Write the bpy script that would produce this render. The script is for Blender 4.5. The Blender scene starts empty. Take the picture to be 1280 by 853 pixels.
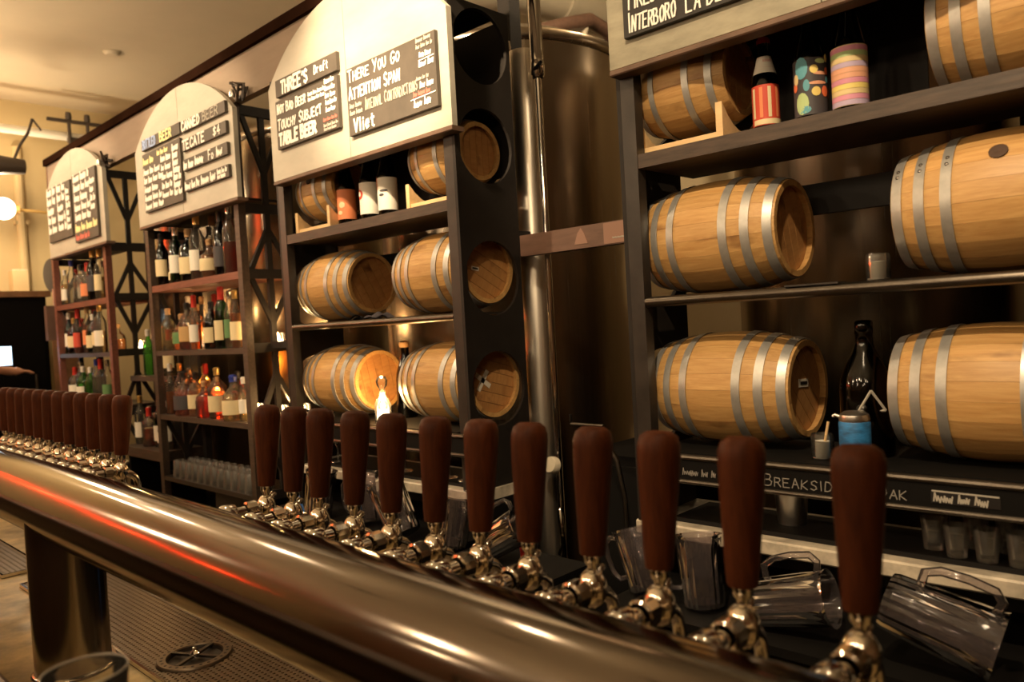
import bpy, bmesh, math, random
from mathutils import Vector, Matrix
sc = bpy.context.scene
COL = sc.collection
PI = math.pi
random.seed(7)

# ------------------------------------------------------------------ camera, world, exposure
cam_d = bpy.data.cameras.new('camera'); cam = bpy.data.objects.new('camera', cam_d); COL.objects.link(cam)
YAW, PITCH, ROLL = math.radians(46.331), math.radians(-1.429), math.radians(-3.205)
F = Vector((-math.cos(YAW)*math.cos(PITCH), math.sin(YAW)*math.cos(PITCH), math.sin(PITCH)))
R0 = F.cross(Vector((0, 0, 1))).normalized(); U0 = R0.cross(F)
R = R0*math.cos(ROLL)+U0*math.sin(ROLL); U = -R0*math.sin(ROLL)+U0*math.cos(ROLL)
m = Matrix((R, U, -F)).transposed().to_4x4(); m.translation = Vector((0, 0, 1.5))
cam.matrix_world = m
cam_d.sensor_width = 36.0; cam_d.lens = 36.0*965/1280
cam_d.clip_start = 0.02; cam_d.clip_end = 60
cam_d.dof.use_dof = True; cam_d.dof.focus_distance = 2.15; cam_d.dof.aperture_fstop = 3.2
sc.camera = cam
w = bpy.data.worlds.new('world'); sc.world = w; w.use_nodes = True
w.node_tree.nodes['Background'].inputs[0].default_value = (1.0, 0.62, 0.32, 1)
w.node_tree.nodes['Background'].inputs[1].default_value = 0.015
vs = sc.view_settings
sc.display_settings.display_device = 'sRGB'
vs.view_transform = 'Standard'; vs.look = 'None'; vs.gamma = 1.0; vs.exposure = 0.0; vs.use_curve_mapping = False
sc.cycles.max_bounces = 9; sc.cycles.transparent_max_bounces = 16; sc.cycles.transmission_bounces = 7
sc.cycles.glossy_bounces = 5; sc.cycles.diffuse_bounces = 4; sc.cycles.sample_clamp_indirect = 4.0
sc.cycles.caustics_reflective = False; sc.cycles.caustics_refractive = False

WARM = (1.0, 0.745, 0.465)
def light(name, kind, loc, power, color=WARM, radius=0.04, target=None, angle=60, blend=0.6, parent=None):
    d = bpy.data.lights.new(name, kind); d.energy = power; d.color = color; d.shadow_soft_size = radius
    o = bpy.data.objects.new(name, d); COL.objects.link(o); o.location = loc
    if kind == 'SPOT': d.spot_size = math.radians(angle); d.spot_blend = blend
    if target is not None:
        o.rotation_euler = (Vector(target)-Vector(loc)).to_track_quat('-Z', 'Y').to_euler()
    if parent is not None: o.parent = parent
    return o
# ceiling track spots: (x, y, z), target, watts, cone
SPOTS = [((-0.35, 0.12, 3.25), (-0.75, 1.78, 1.72), 200, 54),
         ((-1.55, 0.45, 3.25), (-1.98, 1.70, 2.66), 470, 46),
         ((-2.55, 0.30, 3.25), (-2.50, 1.78, 1.60), 150, 54),
         ((-3.75, 0.15, 3.25), (-3.75, 1.70, 2.20), 155, 52),
         ((-5.20, 0.15, 3.25), (-5.35, 1.70, 2.15), 130, 54)]
# unseen bulbs inferred from chrome, some added for sparkle and a brighter left wall
BULBS = [((-1.2, -1.3, 2.75), 22), ((-3.4, -1.4, 2.75), 24), ((1.0, -1.5, 2.75), 14), ((-5.6, -0.6, 2.45), 45),
         ((-2.2, -3.0, 2.8), 16), ((0.6, -3.1, 2.8), 10), ((-4.8, -3.0, 2.8), 18),
         ((0.3, -0.9, 2.55), 11), ((-0.7, -0.95, 2.5), 11), ((-1.8, -0.9, 2.55), 11), ((-2.9, -0.95, 2.5), 11), ((-0.1, -2.2, 2.3), 10), ((-2.0, -2.2, 2.3), 10),
         ((-0.4, 1.02, 3.02), 9), ((-2.2, 1.02, 3.02), 12), ((-4.2, 1.02, 3.02), 15), ((-5.8, 1.02, 3.02), 18), ((-6.7, 0.9, 3.0), 17)]

# ------------------------------------------------------------------ materials
MATS = {}
def nt(name):
    m = bpy.data.materials.new(name); m.use_nodes = True
    t = m.node_tree; b = t.nodes['Principled BSDF']; MATS[name] = m
    return m, t, b
def plain(name, col, rough=0.5, metal=0.0, var=0.0, scale=8, bump=0.0, spec=0.5, stretch=(1, 1, 1), randomize=0.0, trans=0.0):
    m, t, b = nt(name)
    b.inputs['Roughness'].default_value = rough; b.inputs['Metallic'].default_value = metal
    b.inputs['Specular IOR Level'].default_value = spec
    if trans: b.inputs['Transmission Weight'].default_value = trans
    if var or bump or randomize:
        tc = t.nodes.new('ShaderNodeTexCoord'); mp = t.nodes.new('ShaderNodeMapping'); mp.inputs['Scale'].default_value = stretch
        t.links.new(tc.outputs['Object'], mp.inputs[0])
        n = t.nodes.new('ShaderNodeTexNoise'); n.inputs['Scale'].default_value = scale; n.inputs['Detail'].default_value = 6
        n.inputs['Roughness'].default_value = 0.62
        oi = t.nodes.new('ShaderNodeObjectInfo')
        ad = t.nodes.new('ShaderNodeVectorMath'); ad.operation = 'ADD'; sc_ = t.nodes.new('ShaderNodeMath'); sc_.operation = 'MULTIPLY'; sc_.inputs[1].default_value = 17.0
        t.links.new(oi.outputs['Random'], sc_.inputs[0]); t.links.new(mp.outputs[0], ad.inputs[0]); t.links.new(sc_.outputs[0], ad.inputs[1])
        t.links.new(ad.outputs[0], n.inputs['Vector'])
        r = t.nodes.new('ShaderNodeValToRGB')
        r.color_ramp.elements[0].position = 0.32; r.color_ramp.elements[1].position = 0.68
        r.color_ramp.elements[0].color = (*[c*(1-var) for c in col], 1); r.color_ramp.elements[1].color = (*[min(1, c*(1+var)) for c in col], 1)
        t.links.new(n.outputs['Fac'], r.inputs[0])
        if randomize:
            hs = t.nodes.new('ShaderNodeHueSaturation'); mr = t.nodes.new('ShaderNodeMapRange')
            mr.inputs['To Min'].default_value = 1-randomize; mr.inputs['To Max'].default_value = 1+randomize
            t.links.new(oi.outputs['Random'], mr.inputs[0]); t.links.new(mr.outputs[0], hs.inputs['Value'])
            t.links.new(r.outputs[0], hs.inputs['Color']); t.links.new(hs.outputs[0], b.inputs['Base Color'])
        else:
            t.links.new(r.outputs[0], b.inputs['Base Color'])
        if bump:
            bp = t.nodes.new('ShaderNodeBump'); bp.inputs['Strength'].default_value = bump; bp.inputs['Distance'].default_value = 0.003
            t.links.new(n.outputs['Fac'], bp.inputs['Height']); t.links.new(bp.outputs[0], b.inputs['Normal'])
    else:
        b.inputs['Base Color'].default_value = (*col, 1)
    return m
def emit(name, col, strength):
    m, t, b = nt(name)
    b.inputs['Base Color'].default_value = (*col, 1); b.inputs['Emission Color'].default_value = (*col, 1); b.inputs['Emission Strength'].default_value = strength
    return m
def glass(name, tint, gloss=0.9, rough=0.03, body=0.0, bodycol=(0.8, 0.8, 0.8)):
    """thin clear glass: tinted see-through with a fresnel sheen, optional milky body"""
    m = bpy.data.materials.new(name); m.use_nodes = True; MATS[name] = m
    t = m.node_tree; t.nodes.clear()
    out = t.nodes.new('ShaderNodeOutputMaterial'); tr = t.nodes.new('ShaderNodeBsdfTransparent'); tr.inputs[0].default_value = (*tint, 1)
    gl = t.nodes.new('ShaderNodeBsdfGlossy'); gl.inputs['Roughness'].default_value = rough; gl.inputs[0].default_value = (gloss, gloss, gloss, 1)
    fr = t.nodes.new('ShaderNodeFresnel'); fr.inputs[0].default_value = 1.5
    mx = t.nodes.new('ShaderNodeMixShader'); t.links.new(fr.outputs[0], mx.inputs[0])
    base = tr
    if body:
        df = t.nodes.new('ShaderNodeMixShader'); df.inputs[0].default_value = 0.5
        d1 = t.nodes.new('ShaderNodeBsdfDiffuse'); d1.inputs[0].default_value = (*bodycol, 1); d2 = t.nodes.new('ShaderNodeBsdfTranslucent'); d2.inputs[0].default_value = (*bodycol, 1)
        t.links.new(d1.outputs[0], df.inputs[1]); t.links.new(d2.outputs[0], df.inputs[2])
        m2 = t.nodes.new('ShaderNodeMixShader'); m2.inputs[0].default_value = body
        t.links.new(tr.outputs[0], m2.inputs[1]); t.links.new(df.outputs[0], m2.inputs[2]); base = m2
    t.links.new(base.outputs[0], mx.inputs[1]); t.links.new(gl.outputs[0], mx.inputs[2]); t.links.new(mx.outputs[0], out.inputs[0])
    return m

plain('plaster_ceiling', (0.74, 0.65, 0.48), 0.8, var=0.05, scale=1.2)
plain('plaster_wall', (0.66, 0.52, 0.28), 0.8, var=0.06, scale=1.5)
plain('cream_wall', (0.55, 0.45, 0.28), 0.8, var=0.05, scale=1.5)
plain('front_wall', (0.22, 0.14, 0.08), 0.7, var=0.1, scale=2)
plain('floor_concrete', (0.07, 0.055, 0.04), 0.5, var=0.3, scale=3)
plain('header_wood', (0.32, 0.245, 0.18), 0.7, var=0.08, scale=3, stretch=(1, 1, 6))
plain('dark_trim', (0.022, 0.010, 0.006), 0.95, spec=0.0, var=0.2, scale=6)
plain('shelf_steel', (0.024, 0.0185, 0.0145), 0.42, 0.0, var=0.35, scale=14, bump=0.15)
plain('panel_black', (0.015, 0.012, 0.010), 0.55, spec=0.3, var=0.25, scale=9)
plain('shelf_wood', (0.052, 0.034, 0.023), 0.5, var=0.4, scale=10, stretch=(1, 8, 8), bump=0.2)
plain('bay_red_spill', (0.16, 0.055, 0.035), 0.5, var=0.3, scale=10, stretch=(1, 8, 8))  # shelf and post brown with the red neon spill put into its colour
plain('tube_steel', (0.13, 0.112, 0.092), 0.32, 1.0, var=0.15, scale=20)
plain('sign_board', (0.44, 0.41, 0.34), 0.55, var=0.10, scale=4, stretch=(1, 1, 3), bump=0.1, randomize=0.04)
plain('sign_board_dim', (0.27, 0.25, 0.18), 0.55, var=0.25, scale=7, stretch=(1, 1, 3), bump=0.1)  # board colour darkened and greyed for the nearest board's weaker light
plain('sign_edge', (0.12, 0.07, 0.045), 0.5, var=0.3, scale=10)
plain('chalkboard', (0.075, 0.062, 0.048), 0.62, var=0.2, scale=9)
plain('chalkboard_black', (0.02, 0.018, 0.016), 0.5, var=0.2, scale=9)
plain('chalk_white', (0.85, 0.82, 0.74), 0.9)
plain('chalk_grey', (0.42, 0.39, 0.33), 0.9)
plain('chalk_faint', (0.26, 0.24, 0.21), 0.9)
plain('chalk_red', (0.62, 0.16, 0.12), 0.9)
plain('chalk_yellow', (0.80, 0.74, 0.38), 0.9)
plain('chalk_blue', (0.36, 0.47, 0.75), 0.9)
plain('hoop_steel', (0.46, 0.45, 0.42), 0.42, 0.65, var=0.12, scale=30)
plain('rivet_steel', (0.16, 0.14, 0.12), 0.4, 0.9)
plain('cradle_pine', (0.72, 0.50, 0.25), 0.55, var=0.1, scale=12, stretch=(1, 6, 6))
plain('tape_white', (0.72, 0.66, 0.55), 0.7, var=0.08, scale=20)
plain('bung_dark', (0.06, 0.03, 0.015), 0.7)
plain('chrome', (0.76, 0.72, 0.66), 0.09, 1.0)
plain('brass_tint_chrome', (0.84, 0.77, 0.66), 0.10, 1.0)
plain('marble', (0.52, 0.46, 0.36), 0.35, var=0.38, scale=16, spec=0.6)
plain('rubber_black', (0.008, 0.007, 0.0065), 0.7, spec=0.25)
plain('black_paint', (0.005, 0.0045, 0.004), 0.6, spec=0.15)
plain('counter_worn', (0.50, 0.38, 0.19), 0.35, var=0.5, scale=7, bump=0.2)
plain('bar_wood', (0.07, 0.035, 0.018), 0.5, var=0.3, scale=8, stretch=(1, 8, 8))
plain('grid_steel', (0.22, 0.17, 0.12), 0.35, 0.9, var=0.1, scale=30)
plain('basin_dark', (0.03, 0.022, 0.016), 0.45)
plain('cloth_grey', (0.22, 0.19, 0.16), 0.8)
plain('cloth_dark', (0.045, 0.040, 0.048), 0.9)
plain('duct_white', (0.74, 0.66, 0.50), 0.5, var=0.05, scale=4)
plain('pipe_white', (0.85, 0.80, 0.68), 0.5)
plain('fixture_dark', (0.05, 0.035, 0.025), 0.5)
plain('speaker_brown', (0.13, 0.07, 0.05), 0.6, var=0.15, scale=8)
plain('cabinet_black', (0.004, 0.0033, 0.003), 0.8, spec=0.08)
plain('cabinet_brown', (0.20, 0.10, 0.045), 0.5, var=0.3, scale=10)
plain('beam_brown', (0.15, 0.085, 0.06), 0.4, var=0.2, scale=9, stretch=(1, 6, 6))
plain('sticker_brown', (0.30, 0.17, 0.12), 0.45)
plain('hose_blue', (0.02, 0.12, 0.45), 0.4)
plain('foil_silver', (0.70, 0.67, 0.62), 0.3, 1.0)
plain('salt_white', (0.80, 0.77, 0.70), 0.8)
plain('skin', (0.42, 0.21, 0.13), 0.5)
plain('shirt_navy', (0.012, 0.012, 0.020), 0.8)
plain('hair_dark', (0.02, 0.012, 0.008), 0.6)
plain('label_white', (0.76, 0.72, 0.62), 0.6)
plain('label_cream', (0.70, 0.58, 0.34), 0.6)
plain('label_orange', (0.72, 0.23, 0.09), 0.6)
plain('label_red', (0.55, 0.06, 0.03), 0.6)
plain('label_green', (0.10, 0.22, 0.08), 0.6)
plain('label_dark', (0.05, 0.045, 0.05), 0.6)
plain('label_tan', (0.48, 0.30, 0.12), 0.6)
plain('cap_black', (0.015, 0.013, 0.012), 0.4)
plain('cap_red', (0.50, 0.03, 0.02), 0.4)
plain('cap_gold', (0.75, 0.50, 0.18), 0.3, 0.8)
plain('cap_cork', (0.50, 0.30, 0.14), 0.8)
plain('cap_silver', (0.7, 0.68, 0.64), 0.25, 1.0)
plain('cap_white', (0.75, 0.70, 0.62), 0.5)
plain('cap_blue', (0.03, 0.05, 0.30), 0.4)
emit('flame', (1.0, 0.72, 0.34), 26.0)
emit('wax_glow', (1.0, 0.74, 0.40), 11.0)
emit('globe_glow', (1.0, 0.90, 0.72), 7.0)
emit('screen_glow', (0.62, 0.82, 1.0), 3.0)
emit('neon_red', (1.0, 0.03, 0.008), 18.0)
glass('clear_glass', (0.95, 0.95, 0.93), rough=0.06, body=0.05, bodycol=(0.8, 0.75, 0.65))
glass('soft_glass', (0.90, 0.90, 0.88), rough=0.26, body=0.14, bodycol=(0.8, 0.75, 0.65))
glass('rim_highlight', (0.75, 0.75, 0.72), gloss=1.0, rough=0.12, body=0.60, bodycol=(0.9, 0.85, 0.75))  # milky pale colour stands in for the highlight on the pint rim
glass('plastic_clear', (0.82, 0.79, 0.80), rough=0.07, body=0.06, bodycol=(0.62, 0.55, 0.56))
glass('green_glass', (0.10, 0.36, 0.10), gloss=1.0, rough=0.09)
glass('lime_glass', (0.30, 0.72, 0.24), body=0.12, bodycol=(0.2, 0.5, 0.12))
glass('brown_glass', (0.035, 0.015, 0.006), gloss=1.0, rough=0.10)
glass('whisky', (0.92, 0.45, 0.09), body=0.35, bodycol=(0.80, 0.28, 0.04))
glass('rum_dark', (0.70, 0.20, 0.05), body=0.32, bodycol=(0.42, 0.10, 0.02))
glass('red_liquor', (0.85, 0.16, 0.08), body=0.35, bodycol=(0.70, 0.12, 0.05))
glass('pale_liquor', (0.92, 0.80, 0.55), body=0.22, bodycol=(0.7, 0.55, 0.28))
glass('clear_liquor', (0.92, 0.92, 0.90), body=0.20, bodycol=(0.6, 0.56, 0.48))

def brushed(name, col, rough, axis):
    m, t, b = nt(name)
    tc = t.nodes.new('ShaderNodeTexCoord'); mp = t.nodes.new('ShaderNodeMapping')
    s = [90, 90, 90]; s[axis] = 1.2
    mp.inputs['Scale'].default_value = s; t.links.new(tc.outputs['Object'], mp.inputs[0])
    n = t.nodes.new('ShaderNodeTexNoise'); n.inputs['Scale'].default_value = 1.0; n.inputs['Detail'].default_value = 3
    t.links.new(mp.outputs[0], n.inputs['Vector'])
    mr = t.nodes.new('ShaderNodeMapRange'); mr.inputs['To Min'].default_value = rough*0.75; mr.inputs['To Max'].default_value = rough*1.3
    t.links.new(n.outputs['Fac'], mr.inputs[0]); t.links.new(mr.outputs[0], b.inputs['Roughness'])
    b.inputs['Metallic'].default_value = 1.0; b.inputs['Base Color'].default_value = (*col, 1)
    return m
brushed('pipe_steel', (0.20, 0.170, 0.142), 0.13, 0)
brushed('column_steel', (0.38, 0.34, 0.29), 0.18, 2)
brushed('tank_steel', (0.40, 0.33, 0.25), 0.24, 2)
brushed('bright_steel', (0.78, 0.72, 0.62), 0.32, 2)
def wood(name, lo, hi, scale, stretch, rough, rnd, knots=False):
    m, t, b = nt(name); L = t.links.new
    tc = t.nodes.new('ShaderNodeTexCoord'); oi = t.nodes.new('ShaderNodeObjectInfo')
    mp = t.nodes.new('ShaderNodeMapping'); mp.inputs['Scale'].default_value = stretch; L(tc.outputs['Object'], mp.inputs[0])
    k = t.nodes.new('ShaderNodeMath'); k.operation = 'MULTIPLY'; k.inputs[1].default_value = 31.0; L(oi.outputs['Random'], k.inputs[0])
    ad = t.nodes.new('ShaderNodeVectorMath'); ad.operation = 'ADD'; L(mp.outputs[0], ad.inputs[0]); L(k.outputs[0], ad.inputs[1])
    n = t.nodes.new('ShaderNodeTexNoise'); n.inputs['Scale'].default_value = scale; n.inputs['Detail'].default_value = 8; n.inputs['Roughness'].default_value = 0.65
    n.inputs['Distortion'].default_value = 0.6; L(ad.outputs[0], n.inputs['Vector'])
    r = t.nodes.new('ShaderNodeValToRGB'); r.color_ramp.elements[0].position = 0.28; r.color_ramp.elements[1].position = 0.70
    r.color_ramp.elements[0].color = (*lo, 1); r.color_ramp.elements[1].color = (*hi, 1); L(n.outputs['Fac'], r.inputs[0])
    hs = t.nodes.new('ShaderNodeHueSaturation'); mr = t.nodes.new('ShaderNodeMapRange'); mr.inputs['To Min'].default_value = 1-rnd; mr.inputs['To Max'].default_value = 1+rnd
    L(oi.outputs['Random'], mr.inputs[0]); L(mr.outputs[0], hs.inputs['Value']); L(r.outputs[0], hs.inputs['Color'])
    src = hs.outputs[0]
    if knots:   # stains and knots in the oak
        n2 = t.nodes.new('ShaderNodeTexNoise'); n2.inputs['Scale'].default_value = 5.5; n2.inputs['Detail'].default_value = 4
        mp2 = t.nodes.new('ShaderNodeMapping'); mp2.inputs['Scale'].default_value = (1.0, 2.4, 2.4); L(tc.outputs['Object'], mp2.inputs[0])
        ad2 = t.nodes.new('ShaderNodeVectorMath'); ad2.operation = 'ADD'; L(mp2.outputs[0], ad2.inputs[0]); L(k.outputs[0], ad2.inputs[1]); L(ad2.outputs[0], n2.inputs['Vector'])
        r2 = t.nodes.new('ShaderNodeValToRGB'); r2.color_ramp.elements[0].position = 0.61; r2.color_ramp.elements[1].position = 0.76
        r2.color_ramp.elements[0].color = (0, 0, 0, 1); r2.color_ramp.elements[1].color = (1, 1, 1, 1); L(n2.outputs['Fac'], r2.inputs[0])
        mx = t.nodes.new('ShaderNodeMixRGB'); mx.inputs[2].default_value = (lo[0]*0.38, lo[1]*0.30, lo[2]*0.28, 1)
        L(r2.outputs[0], mx.inputs[0]); L(src, mx.inputs[1]); src = mx.outputs[0]
    L(src, b.inputs['Base Color']); b.inputs['Roughness'].default_value = rough
    bp = t.nodes.new('ShaderNodeBump'); bp.inputs['Strength'].default_value = 0.15; bp.inputs['Distance'].default_value = 0.002
    L(n.outputs['Fac'], bp.inputs['Height']); L(bp.outputs[0], b.inputs['Normal'])
    return m
wood('oak_stave', (0.43, 0.225, 0.070), (0.61, 0.375, 0.140), 3.2, (3, 34, 34), 0.48, 0.10, knots=True)
wood('oak_head', (0.34, 0.155, 0.05), (0.48, 0.25, 0.085), 3.0, (20, 3, 22), 0.5, 0.07, knots=True)
wood('walnut_handle', (0.036, 0.0085, 0.0024), (0.086, 0.0225, 0.0068), 3.0, (26, 26, 4), 0.5, 0.12)
MATS['walnut_handle'].node_tree.nodes['Principled BSDF'].inputs['Specular IOR Level'].default_value = 0.12
M = MATS

# ------------------------------------------------------------------ mesh helpers
class MB:
    def __init__(s): s.v = []; s.f = []
    def add(s, vs, fs, mat=None):
        o = len(s.v)
        s.v += [tuple((mat @ Vector(p)) if mat is not None else p) for p in vs]
        s.f += [tuple(i+o for i in f) for f in fs]
        return s
    def box(s, x0, x1, y0, y1, z0, z1, mat=None):
        vs = [(x0, y0, z0), (x1, y0, z0), (x1, y1, z0), (x0, y1, z0), (x0, y0, z1), (x1, y0, z1), (x1, y1, z1), (x0, y1, z1)]
        return s.add(vs, [(3, 2, 1, 0), (4, 5, 6, 7), (0, 1, 5, 4), (1, 2, 6, 5), (2, 3, 7, 6), (3, 0, 4, 7)], mat)
    def cbox(s, x0, x1, y0, y1, z0, z1, c, mat=None):
        """box with chamfered long edges on its section"""
        pr = [(y0+c, z0), (y1-c, z0), (y1, z0+c), (y1, z1-c), (y1-c, z1), (y0+c, z1), (y0, z1-c), (y0, z0+c)]
        n = len(pr)
        vs = [(x0, a, b) for a, b in pr]+[(x1, a, b) for a, b in pr]
        fs = [(i, (i+1) % n, (i+1) % n+n, i+n) for i in range(n)]+[tuple(range(n))[::-1], tuple(range(n, 2*n))]
        return s.add(vs, fs, mat)
    def lathe(s, prof, n=20, mat=None, cap=True, arc=2*PI, start=0.0):
        """profile of (r, z) turned about Z"""
        full = abs(arc-2*PI) < 1e-6; k = n if full else n+1
        vs = []; fs = []
        for r, z in prof:
            for i in range(k):
                a = start+arc*i/n; vs.append((r*math.cos(a), r*math.sin(a), z))
        for j in range(len(prof)-1):
            for i in range(n):
                a = j*k+i; b = j*k+(i+1) % k
                fs.append((a, b, b+k, a+k))
        if cap and full:
            if prof[0][0] > 1e-5: fs.append(tuple(range(k))[::-1])
            if prof[-1][0] > 1e-5: fs.append(tuple(range((len(prof)-1)*k, len(prof)*k)))
        return s.add(vs, fs, mat)
    def tube(s, pts, r, n=10, mat=None, closed=False):
        pts = [Vector(p) for p in pts]; N = len(pts)
        rs = r if isinstance(r, (list, tuple)) else [r]*N
        vs = []; fs = []; prev = None
        for i, p in enumerate(pts):
            if closed: t = pts[(i+1) % N]-pts[(i-1) % N]
            else: t = pts[min(i+1, N-1)]-pts[max(i-1, 0)]
            t.normalize()
            if prev is None:
                a = Vector((0, 0, 1)) if abs(t.z) < 0.9 else Vector((1, 0, 0))
                u = t.cross(a).normalized()
            else:
                u = (prev-t*prev.dot(t)).normalized()
            prev = u; w_ = t.cross(u)
            for k in range(n):
                a = 2*PI*k/n; vs.append(tuple(p+(u*math.cos(a)+w_*math.sin(a))*rs[i]))
        for i in range(N if closed else N-1):
            for k in range(n):
                a = i*n+k; b = i*n+(k+1) % n; c = ((i+1) % N)*n+(k+1) % n; d = ((i+1) % N)*n+k
                fs.append((a, b, c, d))
        if not closed:
            fs.append(tuple(range(n))[::-1]); fs.append(tuple(range((N-1)*n, N*n)))
        return s.add(vs, fs, mat)
    def prism(s, poly, y0, y1, mat=None):
        """polygon in (x, z) extruded from y0 to y1"""
        n = len(poly)
        vs = [(x, y0, z) for x, z in poly]+[(x, y1, z) for x, z in poly]
        return s.add(vs, [tuple(range(n)), tuple(range(n, 2*n))[::-1]]+[((i+1) % n, i, i+n, (i+1) % n+n) for i in range(n)], mat)
    def mesh(s, name, mat, smooth=35):
        me = bpy.data.meshes.new(name); me.from_pydata(s.v, [], s.f)
        bm = bmesh.new(); bm.from_mesh(me); bmesh.ops.recalc_face_normals(bm, faces=bm.faces); bm.to_mesh(me); bm.free()
        me.materials.append(M[mat])
        if smooth:
            me.polygons.foreach_set('use_smooth', [True]*len(me.polygons)); me.set_sharp_from_angle(angle=math.radians(smooth))
        me.update(); return me
    def build(s, name, mat, parent=None, smooth=35, **kw):
        return link(name, s.mesh(name, mat, smooth), parent, **kw)
def link(name, me, parent=None, label=None, cat=None, group=None, kind=None, loc=None, rot=None):
    o = bpy.data.objects.new(name, me); COL.objects.link(o)
    if parent is not None: o.parent = parent
    if loc is not None: o.location = loc
    if rot is not None: o.rotation_euler = rot
    tag(o, label, cat, group, kind); return o
def tag(o, label=None, cat=None, group=None, kind=None):
    if label: o['label'] = label
    if cat: o['category'] = cat
    if group: o['group'] = group
    if kind: o['kind'] = kind
    return o
def thing(name, label, cat, loc=(0, 0, 0), group=None, rot=(0, 0, 0)):
    o = bpy.data.objects.new(name, None); COL.objects.link(o); o.location = loc; o.rotation_euler = rot
    o.empty_display_size = 0.05
    return tag(o, label, cat, group)
def copy_tree(o, parent=None):
    c = o.copy(); COL.objects.link(c)
    if parent is not None: c.parent = parent
    for ch in list(o.children): copy_tree(ch, c)
    return c
ORD = ['first', 'second', 'third', 'fourth', 'fifth', 'sixth', 'seventh', 'eighth', 'ninth', 'tenth', 'eleventh', 'twelfth', 'thirteenth', 'fourteenth', 'fifteenth', 'sixteenth', 'seventeenth', 'eighteenth', 'nineteenth', 'twentieth']
def T(x=0, y=0, z=0): return Matrix.Translation((x, y, z))
ROTX = Matrix.Rotation(-PI/2, 4, 'X')   # Z axis -> +Y
ROTY = Matrix.Rotation(PI/2, 4, 'Y')    # Z axis -> +X
FLOOR = -0.20

# ------------------------------------------------------------------ the setting
def struct(name, mb, mat, smooth=0): return mb.build(name, mat, None, smooth, kind='structure')
struct('floor', MB().box(-8, 4.5, -4.5, 5.6, FLOOR-0.1, FLOOR), 'floor_concrete')
struct('ceiling', MB().box(-8, 4.5, -4.5, 5.6, 3.6, 3.7), 'plaster_ceiling')
struct('wall_left', MB().box(-7.7, -7.5, -4.5, 5.6, FLOOR, 3.6), 'plaster_wall')
struct('wall_right', MB().box(4.3, 4.5, -4.5, 5.6, FLOOR, 3.6), 'front_wall')
struct('wall_front', MB().box(-7.5, 4.3, -4.5, -4.3, FLOOR, 3.6), 'front_wall')
struct('wall_back', MB().box(-7.5, 4.3, 5.4, 5.6, FLOOR, 3.6), 'cream_wall')

# header fascia that runs above the shelving bays, with its dark cap strip
struct('trim_1', MB().box(-6.0, 0.6, 1.72, 1.76, 2.56, 2.755), 'header_wood')
struct('trim_2', MB().box(-6.02, 0.6, 1.70, 1.78, 2.755, 2.80), 'dark_trim')

# ------------------------------------------------------------------ lamps (their light stays with them)
for i, (p, t, pw, ang) in enumerate(SPOTS):
    o = thing('track_spotlight', 'black ceiling track spotlight above the bar, '+ORD[i]+' one counted from the right', 'spotlight', p, 'ceiling track spotlights')
    q = (Vector(t)-Vector(p)).to_track_quat('-Z', 'Y').to_matrix().to_4x4()
    MB().lathe([(0.05, 0.0), (0.052, 0.02), (0.048, 0.12), (0.02, 0.15), (0.0, 0.152)], 16, q, cap=False).build('lamp_can', 'fixture_dark', o)
    MB().tube([q @ Vector((0, 0, 0.14)), (0, 0, 0.34)], 0.008, 8).build('stem', 'fixture_dark', o)
    light('spot', 'SPOT', q @ Vector((0, 0, -0.01)), pw, WARM, 0.03, None, ang, 0.55, o).rotation_euler = q.to_euler()
for i, (p, pw) in enumerate(BULBS):
    o = thing('pendant_lamp', 'unseen warm pendant bulb on a dark cord, '+ORD[i]+' one over the front room', 'lamp', p, 'pendant bulbs over the front room')
    MB().tube([(0, 0, 0.1), (0, 0, 3.6-p[2])], 0.004, 6).build('cord', 'fixture_dark', o)
    MB().lathe([(0.018, 0.05), (0.02, 0.06), (0.016, 0.11), (0.0, 0.112)], 12, None).build('socket', 'fixture_dark', o)
    light('bulb_light', 'POINT', (0, 0, 0), pw, WARM, 0.045, parent=o)
# red neon tube on the front wall (its red line is mirrored in the tap pipe)
o = thing('neon_tube', 'long red neon tube mounted on the left wall, out of frame', 'neon light', (-7.40, -1.40, 2.30))
for yy in (-1.0, 0.0, 1.0): light('neon_glow', 'POINT', (0.06, yy, -0.07*yy), 5, (1.0, 0.06, 0.015), 0.02, parent=o)
MB().tube([(0, 1.5, -0.10), (0, -1.5, 0.11)], 0.016, 8).build('tube', 'neon_red', o)
MB().box(-0.095, -0.012, 1.0, 1.03, -0.09, -0.06).build('bracket', 'fixture_dark', o); MB().box(-0.095, -0.012, -1.03, -1.0, 0.06, 0.09).build('bracket', 'fixture_dark', o)

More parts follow.
